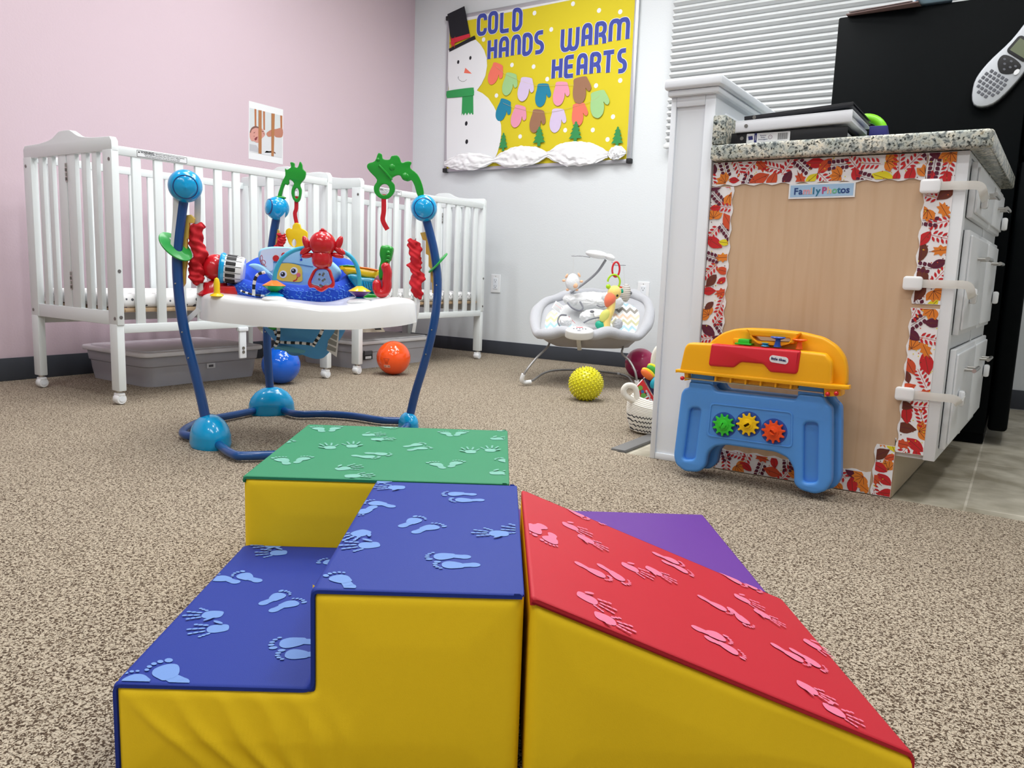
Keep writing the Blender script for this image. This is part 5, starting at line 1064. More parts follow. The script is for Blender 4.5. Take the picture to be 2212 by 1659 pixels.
# ---- tray
TP = [l(440, 655, .16), l(520, 660, .22), l(610, 665, .265), l(700, 668, .27), l(790, 668, .22), l(870, 672, .12), l(899, 672, .0), l(860, 660, -.12), l(770, 640, -.2), l(690, 630, -.27), l(600, 628, -.31), l(530, 630, -.24), l(475, 640, -.1), l(438, 650, .03)]
out = cr([(p.x, p.z) for p in TP], 10); cA = Vector((l(668, 660, 0).x, 0)); n_ = len(out); zin = .442
def wave(p):
    a = math.atan2(p.y-cA.y, p.x-cA.x); return .006*math.sin(3*a+.6)+.004*math.sin(5*a)
ring_ = []
for fr_, dz in ((.42, .006), (.70, .006), (.88, .004), (.955, .002), (.985, -.004), (1.0, -.014), (1.008, -.046), (1.008, -.0555), (.998, -.0555), (.985, -.045), (.9, -.02), (.42, -.01)):
    ring_.append([((cA+(p-cA)*fr_), zin+dz+(wave(p)*(1.5 if .8 < fr_ else 1) if dz > -.03 else -.016*max(-.6, min(1, p.y/.25)))) for p in out])
V = [(p.x, z, p.y) for r_ in ring_ for p, z in r_]; NL = len(ring_)
F = [[i*n_+j, i*n_+(j+1) % n_, ((i+1) % NL)*n_+(j+1) % n_, ((i+1) % NL)*n_+j] for i in range(NL) for j in range(n_)]
q = MB(JM); q.add(V, [f[::-1] for f in F], PLW); q.build('toy_tray', jp, 50)
for x, y, o in ((592, 634, .215), (776, 641, .17), (468, 612, .14), (838, 640, .12)):
    c = l(x, y, o); q = MB(JM); q.ball((c.x, .446, c.z), (.036, .012, .028), PLW, 24); q.build('tray_pad', jp)
# ---- fabric seat
SB = mat('seat_royal_blue_fabric', (20, 72, 196), .8, bump=.2, bscale=400, var=.05); SN = mat('seat_note_print', (74, 134, 226), .8); SL = mat('seat_pale_blue_fabric', (150, 200, 228), .8, bump=.15, bscale=300)
sc0 = Vector((l(640, 620, .0).x, 0)); RS = .182
def seat(u, v):
    a = u*2*math.pi-math.pi/2; back = .5-.5*math.sin(-a*1.0) if False else .5*(1-math.sin(a+math.pi)*1) ; back = .5-.5*math.sin(a)      # a=-90 back, +90 front
    top = .488+.108*back**1.5; lip = .022+.008*math.sin(3*a)
    pr = [(1.0, .436), (1.03, .455), (1.05, (.455+top)/2), (1.0, top-.008), (.92, top+.004), (.80, top-.004), (.70, top-.03), (.62, .45), (.5, .41)]
    k = v*(len(pr)-1); i = int(min(k, len(pr)-2)); f = k-i; r = pr[i][0]*(1-f)+pr[i+1][0]*f; z = pr[i][1]*(1-f)+pr[i+1][1]*f
    w_ = 1+.012*math.sin(a*11+v*5); R0 = RS*(1+.06*abs(math.cos(a)))
    return (sc0.x+math.cos(a)*R0*r*w_, z+.003*math.sin(a*9), math.sin(a)*R0*.92*r*w_)
q = MB(JM); q.grid(lambda v, u: seat(u, v), 28, 96, SB, cv=True)
def note(u, v, s, rt):
    P = [ell(-.5, -.6, .26, .18, 8, .4), ell(.4, -.4, .26, .18, 8, .4), [(-.30, -.6), (-.22, -.6), (-.22, .6), (-.30, .6)], [(.60, -.4), (.68, -.4), (.68, .8), (.60, .8)], [(-.30, .45), (.68, .65), (.68, .85), (-.30, .65)]]
    c, s_ = math.cos(rt), math.sin(rt)
    def at(x, y):
        x, y = x*c-y*s_, x*s_+y*c; p = Vector(seat(u-x*s*.85, v-y*s*5)); cc = Vector((sc0.x, p.y-.01, 0)); return p+(p-cc).normalized()*.0016
    for poly in P: q.add([at(*p) for p in poly], [list(range(len(poly)))], SN)
rn_ = random.Random(5)
for k in range(57):
    u = .27+(k % 19)/19*.48+rn_.uniform(-.004, .004)+.012*(k//19 % 2)
    note(u, (.09, .215, .33)[k//19]+rn_.uniform(-.01, .01), .0145, rn_.uniform(-.4, .5))
q.build('seat_ring', jp, 60)
q = MB(JM); BP = [(310, 260), (335, 205), (400, 182), (500, 172), (650, 178), (800, 190), (950, 230), (1080, 300), (1180, 370), (1245, 450), (1240, 520), (1190, 580), (1100, 640), (900, 660), (600, 640), (480, 580), (380, 450), (325, 350)]
ob = .02; sh(q, zt3, BP, ob-.014, .028, SL, (), 4, .011); bp = q.build('seat_back_panel', jp)
def dec(name, pts, m, k, parent, sm=4): q = MB(JM); sh(q, zt3, pts, ob+.0006+.0007*k, .0012, m, (), sm, 0); return q.build(name, parent)
dec('cloud_print', [(330, 260), (360, 210), (500, 190), (680, 196), (640, 260), (560, 300), (480, 340), (470, 440), (400, 440), (345, 350)], mat('cloud_print', (214, 226, 240), .8), 0, bp)
dec('seam', [(475, 345), (700, 358), (930, 398), (930, 404), (700, 364), (475, 351)], mat('seam_blue', (60, 120, 180), .8), 1, bp, 0)
FY = mat('plush_yellow', (232, 200, 80), .85)
fc = dec('yellow_smiling_face', [(510, 400), (540, 372), (640, 360), (760, 385), (800, 430), (805, 500), (795, 570), (660, 570), (520, 540)], FY, 2, bp)
for x, y, rr, m, k in ((588, 487, 42, PAPER, 3), (712, 448, 42, PAPER, 3), (584, 487, 26, DARK, 4), (706, 448, 26, DARK, 4), (578, 478, 8, PAPER, 5), (700, 440, 8, PAPER, 5), (762, 494, 24, mat('cheek_pink', (226, 110, 120), .8), 3), (505, 305, 36, RED, 3), (595, 268, 28, RED, 3)): dec('face_detail' if y > 350 else 'red_print', ell(x, y, rr, rr, 12), m, k, fc if y > 350 else bp)
dec('smile', [(700, 560), (735, 545), (748, 515), (756, 518), (745, 552), (705, 572)], RED, 3, fc, 0)
nr = mat('print_red', (190, 30, 50), .8)
q = MB(JM); ribbon(q, [Vector(l(*zt3(x, y), ob)[:2]) for x, y in cr([(345, 375), (335, 340), (365, 325), (390, 350), (370, 385), (335, 350), (328, 300), (345, 270), (355, 300), (350, 340), (380, 390), (400, 398)], 3, False)], .0012, ob+.0004, ob+.002, nr); q.build('treble_clef_print', bp)
q = MB(JM); ribbon(q, [Vector(l(*zt3(x, y), ob)[:2]) for x, y in [(800, 318), (782, 255), (830, 290)]], .0014, ob+.0004, ob+.002, SB); sh(q, zt3, ell(792, 322, 14, 10, 10), ob+.001, .001, SB, (), 2, 0); q.build('note_print', bp)
for pts in ([(200, 390), (250, 365), (330, 380), (400, 430), (470, 500), (380, 480), (300, 450)], [(1190, 590), (1230, 545), (1290, 560), (1330, 585), (1260, 600)]):
    q = MB(JM); sh(q, zt3, pts, .035 if pts[0][0] < 500 else .0, .016, SL, (), 4, .006); q.build('leg_hole_lining', jp)
# checker piping and lower pouch
def piping(pts, off, r=.0045, n=26, parent=jp):
    P = cr([l(x, y, off+(d[0] if d else 0)) for x, y, *d in pts], 10, False); L_ = len(P); 
    q = MB(JM)
    for k in range(n):
        a, b = int(k*(L_-1)/n), int((k+1)*(L_-1)/n); q.tube(P[a:b+1] if b > a else [P[a], P[min(a+1, L_-1)]], r, DARK if k % 2 else WEB, 8)
    q.build('checkered_piping', parent)
piping([(572, 588), (556, 594), (549, 612), (548, 636)], .19, .0045, 7)
piping([(520, 628), (545, 636), (580, 640)], .175, .003, 8)
PO = mat('pouch_blue_fabric', (84, 160, 222), .8, bump=.2, bscale=300); POT = mat('pouch_teal_fabric', (100, 170, 196), .8)
def pouch(u, v):
    a = u*2*math.pi; t_ = v; x0 = l(655, 700, 0).x; rx = .135*(1-t_**1.6)+.062*t_; rz = .12*(1-t_)+.045*t_
    return (x0+.012*t_+math.cos(a)*rx, .405-.135*t_-(.012*math.sin(a*2)*t_), math.sin(a)*rz)
q = MB(JM); q.grid(lambda v, u: pouch(u, v), 20, 40, PO, cv=True); q.add([pouch(j/40, 1) for j in range(40)], [list(range(40))], PO); ph_ = q.build('seat_pouch', jp, 60)
q = MB(JM); sh(q, zb_, [(640, 1025), (840, 1030), (815, 1055), (780, 1064), (720, 1058), (660, 1042)], .03, .05, POT, (), 3, .01); q.build('pouch_bottom', jp)
piping([(598, 690), (602, 715), (600, 735), (594, 748)], .115, .0052, 9, ph_); piping([(700, 702), (692, 722), (682, 738), (676, 748)], .115, .0052, 9, ph_); piping([(596, 738), (620, 740), (650, 741), (676, 744)], .09, .0046, 11, ph_); piping([(575, 690), (580, 705), (592, 712), (597, 725)], .10, .004, 8, ph_)
q = MB(JM); sh(q, zb_, [(590, 870), (650, 875), (655, 930), (620, 945), (590, 915)], .105, .012, DG, (), 2, .004); q.build('green_seat_corner', jp)
q = MB(JM); sh(q, zb_, [(925, 905), (970, 905), (965, 1000), (955, 1085), (905, 1050), (915, 960)], .05, .002, PAPER, (), 0, .0005)
for k in range(4): sh(q, zb_, [(928-k*6, 925+k*32), (962-k*3, 945+k*32), (958-k*3, 970+k*30), (920-k*6, 948+k*32)], .0515, .0006, mat('tag_print_grey', (150, 152, 150), .8), (), 0, 0)
q.build('care_label', jp)
q = MB(JM); sh(q, zb_, [(965, 905), (1000, 905), (1015, 925), (1028, 948), (1000, 940), (975, 925)], .0, .002, WEB, (), 0, .0005); q.build('loose_tag', jp)
# ---- tray toys
RD = mat('toy_red_plastic', (200, 28, 40), .2, coat=.4, var=.02)
c = l(466, 578, .10); q = MB(JM); q.ball(c, (.040, .040, .040), RD, 30)
q.lathe([(0, 0), (.050, 0), (.052, .006), (.040, .020), (.034, .04), (0, .05)], RD, 30, T(c.x-.003, .446, c.z) @ RX(-90), closed=True); rb_ = q.build('red_drum_head', jp)
ax0 = Vector((c.x+.018, c.y, c.z+.01)); q = MB(JM @ T(*ax0) @ RZ(-6) @ RY(103)); q.lathe([(.0, 0), (.044, 0), (.047, .006), (.044, .014), (0, .014)], AQUA, 36, closed=True); q.build('aqua_drum_rim', jp)
q = MB(JM @ T(*ax0) @ RZ(-6) @ RY(103)); q.lathe([(0, .014), (.041, .014), (.041, .062), (.036, .068), (0, .07)], PLW, 36, closed=True)
for k in range(14): 
    q.box((.038, -.006, .018), (.0422, .006, .046), DARK, .001, M=RZ(k*360/14))
    q.box((.038, -.0006, .014), (.0416, .0006, .062), DARK, M=RZ((k+.5)*360/14))
q.build('piano_drum', jp)
q = MB(JM @ T(l(485, 612, .10).x, .450, .10)); q.shape(rrect(-.06, 0, .06, .028, .008), -.03, .03, RD, .008); q.build('red_drum_base', jp)
c = l(468, 600, .18); q = MB(JM @ T(c.x, .449, c.z) @ RX(-90)); q.lathe([(0, 0), (.020, 0), (.018, .004), (.009, .009), (.0085, .02), (.009, .038), (.006, .05), (0, .054)], YEL, 24, closed=True); q.build('yellow_fin', jp)
arc = [l(592, 612, .2), l(596, 585, .2), l(610, 558, .2), l(635, 541, .195), l(665, 535, .19), l(700, 535, .185), l(735, 541, .18), l(760, 557, .175), l(774, 585, .17), l(777, 622, .165)]
q = MB(JM); q.tube(cr(arc, 6, False), .0062, SKY, 12); q.build('toy_arch_tube', jp)
for (x, y, o), m1, m2 in (((592, 617, .2), ORG, DG), ((777, 629, .165), YEL, PURP)):
    c = l(x, y, o); q = MB(JM @ T(*c) @ RX(-90)); q.lathe([(0, .015), (.008, .015), (.033, .0005), (.033, 0), (0, 0)], m1, 32, closed=True); sp = q.build('spinner_top', jp)
    q = MB(JM @ T(*c) @ RX(-90)); q.lathe([(0, 0), (.0325, -.0003), (.0325, -.001), (.010, -.017), (0, -.017)], m2, 32, closed=True); q.build('spinner_bottom', sp)
    q = MB(JM @ T(*c) @ RX(-90)); q.lathe([(0, -.017), (.009, -.017), (.026, -.026), (.027, -.03), (0, -.03)], AQUA, 28, closed=True); q.build('spinner_base', sp)
# red bird rattle
ob2 = .20; ball_ = lambda q, x, y, rx, ry, rz, m, o=0, n=24, rz_=0: q.ball(l(x, y, ob2+o), (rx, ry, rz), m, n, rz=RZ(rz_))
q = MB(JM); ball_(q, 697, 527, .0375, .036, .034, RD, 0, 36); ball_(q, 697, 497, .006, .006, .006, RD, 0, 12); ball_(q, 692, 500, .004, .005, .004, RD, 0, 10); ball_(q, 703, 500, .004, .005, .004, RD, 0, 10)
q.build('bird_head', jp)
q = MB(JM @ T(*l(696, 562, ob2)) @ RX(-90)); q.lathe([(0, .021), (.026, .020), (.029, .012), (.029, -.004), (.025, -.016), (.016, -.022), (0, -.023)], RD, 32, closed=True); q.build('bird_body', jp)
for s_ in (-1, 1):
    q = MB(JM)
    for (dx, dy, rx, ry, rt) in ((35, -6, .010, .023, 22), (36, 9, .020, .009, 32), (32, 20, .019, .0075, 12)): ball_(q, 697+s_*dx, 532+dy, rx, ry, .008, RD, -.002, 18, -s_*rt)
    q.build('bird_wing', jp)
q = MB(JM); sh(q, zt3, [(960, 420), (1110, 420), (1150, 500), (1175, 580), (1160, 640), (1110, 640), (1080, 660), (1030, 688), (980, 670), (945, 640), (895, 640), (872, 590), (895, 520)], ob2+.004, .016, RD, [[(985, 440), (1090, 440), (1125, 520), (1145, 580), (1110, 610), (1070, 605), (1030, 635), (985, 615), (940, 605), (915, 575), (940, 510)]], 3, .004); q.build('rattle_frame', jp)
q = MB(JM); sh(q, zt3, [(985, 435), (1090, 435), (1130, 520), (1150, 585), (1110, 612), (1070, 610), (1030, 640), (985, 618), (940, 608), (912, 578), (938, 510)], ob2+.004, .020, mat('clear_plastic', (225, 232, 240), .06, trans=.85, ior=1.2), (), 3, .006); q.build('clear_rattle_window', jp)
bc = [YEL, ORG, AQUA, DG, YEL, AQUA, ORG, YEL]
for k, (x, y) in enumerate(((1005, 490), (1040, 500), (1000, 545), (1060, 545), (1030, 620), (1050, 480), (1015, 610), (1040, 560))): q = MB(JM); q.ball(l(*zt3(x, y), ob2+.006), .0035, bc[k], 12); q.build('bead', jp)
# right side: saxophone-like toy
q = MB(JM); sh(q, zt3, [(1700, 180), (1730, 158), (1790, 158), (1838, 185), (1842, 230), (1820, 320), (1800, 350), (1795, 400), (1760, 520), (1690, 560), (1678, 440), (1700, 330), (1688, 260)], .10, .030, GRN, (), 4, .010)
for x, y in ((1783, 240), (1783, 285), (1775, 330)): q.ball(l(*zt3(x, y), .117), .006, GRN, 12)
q.build('green_handle', jp)
q = MB(JM); tb = [l(*zt3(x, y), .118) for x, y in ((1755, 405), (1775, 470), (1768, 550), (1770, 620), (1745, 690), (1690, 700), (1660, 660), (1655, 600))]; q.tube(cr(tb, 6, False), [.0138]*43, RD, 14); q.ball(tb[0], .0142, RD, 14); q.ball(tb[-1], .0138, RD, 14); q.build('red_loop', jp)
q = MB(JM @ T(*l(*zt3(1680, 585), .10)) @ RY(-35)); q.lathe([(0, -.014), (.014, -.012), (.0215, 0), (.014, .012), (0, .014)], mat('clear_plum_lens', (190, 130, 160), .08, trans=.6, ior=1.1), 28, closed=True, M=S(.8, 1.1, 1)); q.build('clear_rattle_drum', jp)
q = MB(JM); sh(q, zt3, [(1235, 395), (1330, 388), (1440, 400), (1600, 430), (1680, 450), (1660, 520), (1600, 540), (1500, 520), (1420, 490), (1330, 500), (1270, 440)], .04, .05, YEL, (), 4, .012); q.build('yellow_trumpet_body', jp)
q = MB(JM); sh(q, zt3, [(1240, 388), (1330, 380), (1460, 396), (1460, 404), (1330, 392), (1240, 398)], .045, .04, DG, (), 0, .002); sh(q, zt3, [(1468, 402), (1560, 412), (1672, 438), (1670, 452), (1560, 428), (1468, 412)], .045, .04, ORG, (), 0, .002); q.build('trumpet_trim', jp)
q = MB(JM); sh(q, zt3, [(1330, 500), (1420, 485), (1500, 520), (1620, 530), (1660, 570), (1650, 690), (1560, 720), (1480, 700), (1400, 610)], .055, .05, mat('toy_teal_plastic', (20, 140, 178), .25, coat=.3), (), 4, .012)
for k in range(5): q.tube([l(*zt3(1480+k*30, 560+k*8), .083), l(*zt3(1500+k*28, 640+k*6), .083)], .002, AQUA, 6)
q.build('teal_water_panel', jp)
q = MB(JM); sh(q, zt3, [(1500, 730), (1560, 705), (1640, 715), (1650, 765), (1500, 770)], .07, .05, GRN, (), 3, .006); q.build('green_toy_base', jp)
q = MB(JM @ T(l(*zt3(1690, 750), .12).x, .447, .115) @ RX(-90)); q.lathe([(0, 0), (.026, 0), (.025, .006), (.012, .010), (0, .011)], YEL, 24, closed=True); q.build('yellow_toy_base', jp)
# ================================================================== baby bouncer
BC = Vector((-1.975, 3.44, 0)); B = viewplane(BC); Bm = B.M(); bl_ = B.l
bo = thing('baby_bouncer', 'grey plush baby bouncer seat with animal face and toy mobile arm', 'baby bouncer', BC)
GP = mat('grey_plush', (182, 184, 190), .95, bump=.6, bscale=180, sheen=.4); GF = mat('taupe_grey_fabric', (164, 160, 160), .9, bump=.3, bscale=200, sheen=.2); WFUR = mat('white_fur', (222, 224, 226), .98, bump=1.0, bscale=160, sheen=.5); WIRE = mat('grey_wire_frame', (150, 148, 146), .4, metal=.5)
m, nt, b = tex_mat('striped_zigzag_fabric', .85); v = coords(nt)
sx = N(nt, 'ShaderNodeSeparateXYZ'); nt.links.new(v, sx.inputs[0])
def mth(nt, op, a, b_=None):
    n = N(nt, 'ShaderNodeMath', operation=op)
    for i, q_ in enumerate((a, b_)):
        if q_ is None: continue
        if isinstance(q_, (int, float)): n.inputs[i].default_value = q_
        else: nt.links.new(q_, n.inputs[i])
    return n.outputs[0]
tri = mth(nt, 'PINGPONG', mth(nt, 'ADD', sx.outputs['X'], mth(nt, 'MULTIPLY', sx.outputs['Y'], .6)), .022)
fr2 = mth(nt, 'FRACT', mth(nt, 'MULTIPLY', mth(nt, 'ADD', sx.outputs['Z'], mth(nt, 'MULTIPLY', tri, .8)), 8.5))
r_ = ramp(nt, [(0, (240, 240, 238)), (.14, (150, 146, 140)), (.27, (240, 240, 238)), (.42, (170, 204, 216)), (.54, (240, 240, 238)), (.66, (206, 204, 168)), (.78, (240, 240, 238)), (.88, (236, 206, 184))], 'CONSTANT')
nt.links.new(fr2, r_.inputs['Fac']); nt.links.new(r_.outputs['Color'], b.inputs['Base Color']); ZIG = m
# rim loop: px, py, offset towards the room
RIM = [(1165, 722, .17), (1215, 716, .24), (1265, 724, .27), (1320, 718, .25), (1372, 728, .18), (1398, 700, .05), (1402, 660, -.08), (1375, 638, -.2), (1330, 634, -.28), (1275, 632, -.32), (1215, 640, -.26), (1170, 658, -.15), (1156, 690, 0)]
RL = cr([bl_(*p) for p in RIM], 8); nR = len(RL); cen = bl_(1278, 715, -.02)
def bowl(u, v):
    i = (u % 1)*nR; k = int(i) % nR; p = RL[k].lerp(RL[(k+1) % nR], i-int(i)); s = v
    q_ = p.lerp(cen, s); q_.y -= .050*math.sin(s*math.pi/2)*(1-.4*s)-.0; return q_
def bmf(v, u):
    a = u
    if v > .62: return WFUR
    return ZIG if (.33 < a < .60 or .82 < a < 1.0 or a < .02) and v > .12 else (GP if v < .12 else WFUR)
q = MB(Bm); q.grid(lambda v, u: bowl(u, v), 18, 104, GP, cv=True, mf=bmf); q.build('seat_insert', bo, 70)
q = MB(Bm); q.tube([p+Vector((0, .003*math.sin(k*.9), 0)) for k, p in enumerate(RL)], [.026+.004*math.sin(k*.35) for k in range(nR)], GP, 14, closed=True, flat=.9); q.build('padded_rim', bo, 80)
q = MB(Bm)
def under(u, v):
    i = (u % 1)*nR; k = int(i) % nR; p = RL[k].lerp(RL[(k+1) % nR], i-int(i)); c2 = bl_(1280, 748, .02)
    w_ = Vector((c2.x+(p.x-c2.x)*(1-.35*v**1.3), 0, c2.z+(p.z-c2.z)*(1-.55*v**1.2))); w_.y = p.y*(1-v)+c2.y*v-.006*math.sin(v*math.pi)+.004*math.sin(u*60)*math.sin(v*3.1); return w_
q.grid(lambda v, u: under(u, v), 12, 104, GF, cv=True); q.add([under(j/60, 1) for j in range(60)], [list(range(60))], GF); q.build('underside_fabric', bo, 70)
q = MB(Bm); q.tube([bl_(1250, 722, .285), bl_(1250, 740, .22), bl_(1252, 756, .17)], .011, mat('cream_strap', (214, 212, 204), .8), 8, flat=.2, up=(1, 0, 0)); q.build('front_strap', bo)
# plush animal head cushion
q = MB(Bm); 
def fur(x, y, o, rx, ry, rz, m, parent=bo, name='plush', rot=0, n=30):
    q = MB(Bm); c = bl_(x, y, o); n = 72 if rx > .05 else 44; q.ball(c, (rx, ry, rz), m, n, rz=RZ(rot)); cw = Bm @ c
    q.v = [p+(p-cw).normalized()*(.0045*mnoise.noise(p*70)+.0035*mnoise.noise(p*160)) for p in q.v]; return q.build(name, parent, 70)
hd = fur(1285, 652, -.14, .150, .052, .07, WFUR, name='plush_head_cushion', n=48)
fur(1232, 648, -.10, .040, .030, .035, WFUR, name='plush_ear', rot=-20); fur(1310, 642, -.10, .036, .026, .035, WFUR, name='plush_ear', rot=10)
fur(1288, 684, .0, .085, .038, .07, WFUR, name='plush_face', n=40)
GR = mat('dark_grey_felt', (116, 118, 126), .9)
q = MB(Bm); c = bl_(1279, 673, .07); q.ball(c, (.0115, .007, .006), GR, 18); q.build('plush_nose', bo)
q = MB(Bm); q.tube([bl_(1281, 677, .072), bl_(1284, 685, .075)], .001, GR, 6); q.build('nose_seam', bo)
q = MB(Bm); q.tube(cr([bl_(1226, 654, -.04), bl_(1236, 665, .0), bl_(1252, 671, .0), bl_(1259, 664, -.02), bl_(1253, 652, -.05)], 5, False), .0045, GR, 8); q.build('ear_lining', bo)
q = MB(Bm); q.tube(cr([bl_(1289, 659, -.03), bl_(1297, 663, -.02), bl_(1307, 662, -.02)], 5, False), .003, GR, 8); q.build('ear_lining', bo)
q = MB(Bm); q.tube(cr([bl_(1261, 697, .12), bl_(1275, 690, .11), bl_(1295, 686, .1), bl_(1312, 690, .1)], 5, False), .0042, GR, 8); q.build('grey_piping', bo)
q = MB(Bm); q.tube(cr([bl_(1210, 706, .16), bl_(1205, 693, .12), bl_(1211, 681, .08), bl_(1224, 681, .08)], 5, False), .0042, GR, 8); q.build('grey_piping', bo)
fur(1222, 695, .12, .030, .026, .03, WFUR, name='plush_paw'); fur(1334, 700, .10, .024, .026, .02, GP, name='plush_paw', rot=-35)
q = MB(Bm); q.tube([bl_(1229, 684, .09), bl_(1237, 693, .12), bl_(1242, 698, .14)], .0035, SCR, 8, flat=.3); q.build('red_strap', bo)
q = MB(Bm @ T(*bl_(1206, 664, .055)) @ RZ(-32) @ RX(-25)); q.box((-.028, -.022, 0), (.028, .022, .0012), PAPER, .0005)
for k in range(8): q.box((-.022, -.018+k*.005, .0012), (.02-.004*(k % 3), -.0165+k*.005, .0016), mat('tag_print_grey', (0, 0, 0)) if k != 4 else SCR)
q.build('warning_tag', bo)
# control unit
q = MB(Bm @ T(*bl_(1252, 716, .30)) @ RX(-62)); q.shape([tuple(p) for p in cr([(-.068, .0), (-.045, .026), (0, .036), (.045, .026), (.068, 0), (.045, -.022), (0, -.030), (-.045, -.022)], 5)], -.036, .012, PLW, .010, seg=4); cu_ = q.build('vibration_unit', bo)
q = MB(Bm @ T(*bl_(1252, 716, .30)) @ RX(-62))
q.shape(rrect(-.015, .014, .015, .021, .001), .012, .0128, mat('red_badge', (190, 50, 66), .5)); q.text('fisher-price', .0052, PAPER, T(0, .0175, .0131), .0001)
for x, y, rx, ry in ((-.028, .004, .005, .004), (-.014, .004, .0042, .0045), (0, .004, .0042, .0045), (.014, .004, .0042, .0045), (.028, .004, .005, .004), (-.004, -.013, .010, .0036)): q.shape([ell(x, y, rx, ry, 14), ell(x, y, rx*.72, ry*.7, 14)[::-1]], .0118, .0130, GR); q.shape(ell(x, y, rx*.4, ry*.35, 8), .0118, .0128, GR)
q.build('buttons', cu_)
# wire frame
for nm, pts in (('front_wire_leg', [(1188, 728, .10), (1184, 748, .13), (1160, 772, .19), (1140, 796, .24), (1128, 818, .24), (1134, 824, .22), (1150, 822, .19), (1175, 806, .08), (1200, 800, -.1), (1236, 799, -.2), (1290, 802, -.26), (1340, 808, -.24)]), ('rear_wire_leg', [(1349, 732, .10), (1346, 750, .14), (1344, 764, .18), (1360, 780, .22), (1372, 803, .26), (1376, 826, .26), (1378, 842, .22), (1368, 845, .1), (1358, 815, -.1), (1340, 808, -.24)])):
    q = MB(Bm); P = [bl_(*p) for p in pts]
    for p in P: p.y = max(p.y, .008)
    q.tube(cr(P, 8, False), .0055, WIRE, 10); q.build(nm, bo)
q = MB(Bm); q.tube(cr([bl_(1131, 808, .24), bl_(1127, 820, .235), bl_(1132, 826, .22), bl_(1146, 825, .2)], 5, False), .011, PLW, 12); q.build('rubber_foot', bo)
q = MB(Bm); q.tube(cr([bl_(1375, 822, .26), bl_(1378, 838, .25), bl_(1377, 848, .2)], 5, False), .011, PLW, 12); q.build('rubber_foot', bo)
c = bl_(1336, 807, -.24); q = MB(Bm); q.box((c.x-.008, c.y-.006, c.z), (c.x+.008, c.y+.006, c.z+.012), PLW, .003); q.build('wire_clip', bo)
# mobile
q = MB(Bm); q.tube(cr([bl_(1232, 632, -.26), bl_(1262, 612, -.24), bl_(1290, 588, -.2), bl_(1308, 562, -.15)], 6, False), .0068, mat('grey_plastic_arm', (150, 152, 158), .4), 12); q.build('mobile_arm', bo)
q = MB(Bm); cc = bl_(1290, 550, -.13); q.ball(cc, (.062, .022, .045), PLW, 36, rz=RZ(-8)); c3 = bl_(1318, 556, -.10); q.ball(c3, (.028, .017, .03), PLW, 24, rz=RZ(-25)); q.build('mobile_hub', bo)
GRM = mat('grey_plastic_arm', (0, 0, 0))
for nm, pts, e in (('hanger_arm', [(1274, 556, -.12), (1258, 553, -.10), (1240, 553, -.08)], (1240, 553, -.08)), ('hanger_arm', [(1322, 566, -.08), (1332, 572, -.03), (1346, 573, .0)], (1346, 573, .0))):
    q = MB(Bm); q.tube(cr([bl_(*p) for p in pts], 4, False), .004, GRM, 8, flat=.6)
    for d in (0, 13 if e[0] < 1300 else -16): q.lathe([(.006, -.0015), (.014, -.0015), (.014, .0015), (.006, .0015), (.006, -.0015)], GRM, 20, T(*bl_(e[0]+d, e[1], e[2])) @ RX(-84), closed=True)
    q.build(nm, bo)
STR = mat('hanger_string', (205, 205, 205), .7); PEA = mat('peach_felt', (232, 186, 152), .9)
q = MB(Bm); q.tube([bl_(1239, 556, -.08), bl_(1238, 590, -.08)], .0008, STR, 5); q.build('toy_string', bo)
q = MB(Bm); q.tube([bl_(1347, 576, .0), bl_(1350, 615, .0)], .0008, STR, 5); q.build('toy_string', bo)
def fn(u, v):
    a = u*2*math.pi; t_ = v*math.pi; rr = math.sin(t_)*(.030+.014*v); c = bl_(1237, 609, -.08); return (c.x+math.cos(a)*rr, c.y+.044*math.cos(t_), c.z+math.sin(a)*rr*.8)
q = MB(Bm); q.grid(fn, 28, 20, WFUR, cu=True); tb_ = q.build('hanging_sheep_toy', bo, 70)
for x, y, rx, ry, rt in ((1224, 596, .006, .013, -25), (1251, 594, .006, .013, 30), (1218, 606, .009, .007, 0), (1256, 608, .009, .007, 0), (1226, 626, .009, .007, 0), (1246, 626, .009, .007, 0)): q = MB(Bm); q.ball(bl_(x, y, -.075), (rx, ry, .006), PEA, 14, rz=RZ(rt)); q.build('felt_limb', tb_)
q = MB(Bm); q.ball(bl_(1243, 617, -.056), (.013, .014, .008), PEA, 16); q.build('felt_patch', tb_)
m, nt, b = tex_mat('striped_owl_cloth', .9); v = coords(nt); wv = N(nt, 'ShaderNodeTexWave', i_Scale=32.0, i_Distortion=.4, bands_direction='Z'); nt.links.new(v, wv.inputs['Vector']); r_ = ramp(nt, [(0, (128, 120, 112)), (.35, (232, 228, 220))], 'CONSTANT'); nt.links.new(wv.outputs['Fac'], r_.inputs['Fac']); nt.links.new(r_.outputs['Color'], b.inputs['Base Color'])
q = MB(Bm); q.ball(bl_(1352, 633, .0), (.025, .046, .022), m, 26); ot = q.build('hanging_striped_toy', bo)
q = MB(Bm); q.tube([bl_(1350, 614, .0), bl_(1350, 620, .0)], [.002, .010], m, 10); q.build('striped_toy_tip', ot)
q = MB(Bm); q.ball(bl_(1363, 633, .008), (.006, .008, .006), GR, 12); q.build('toy_ear', ot)
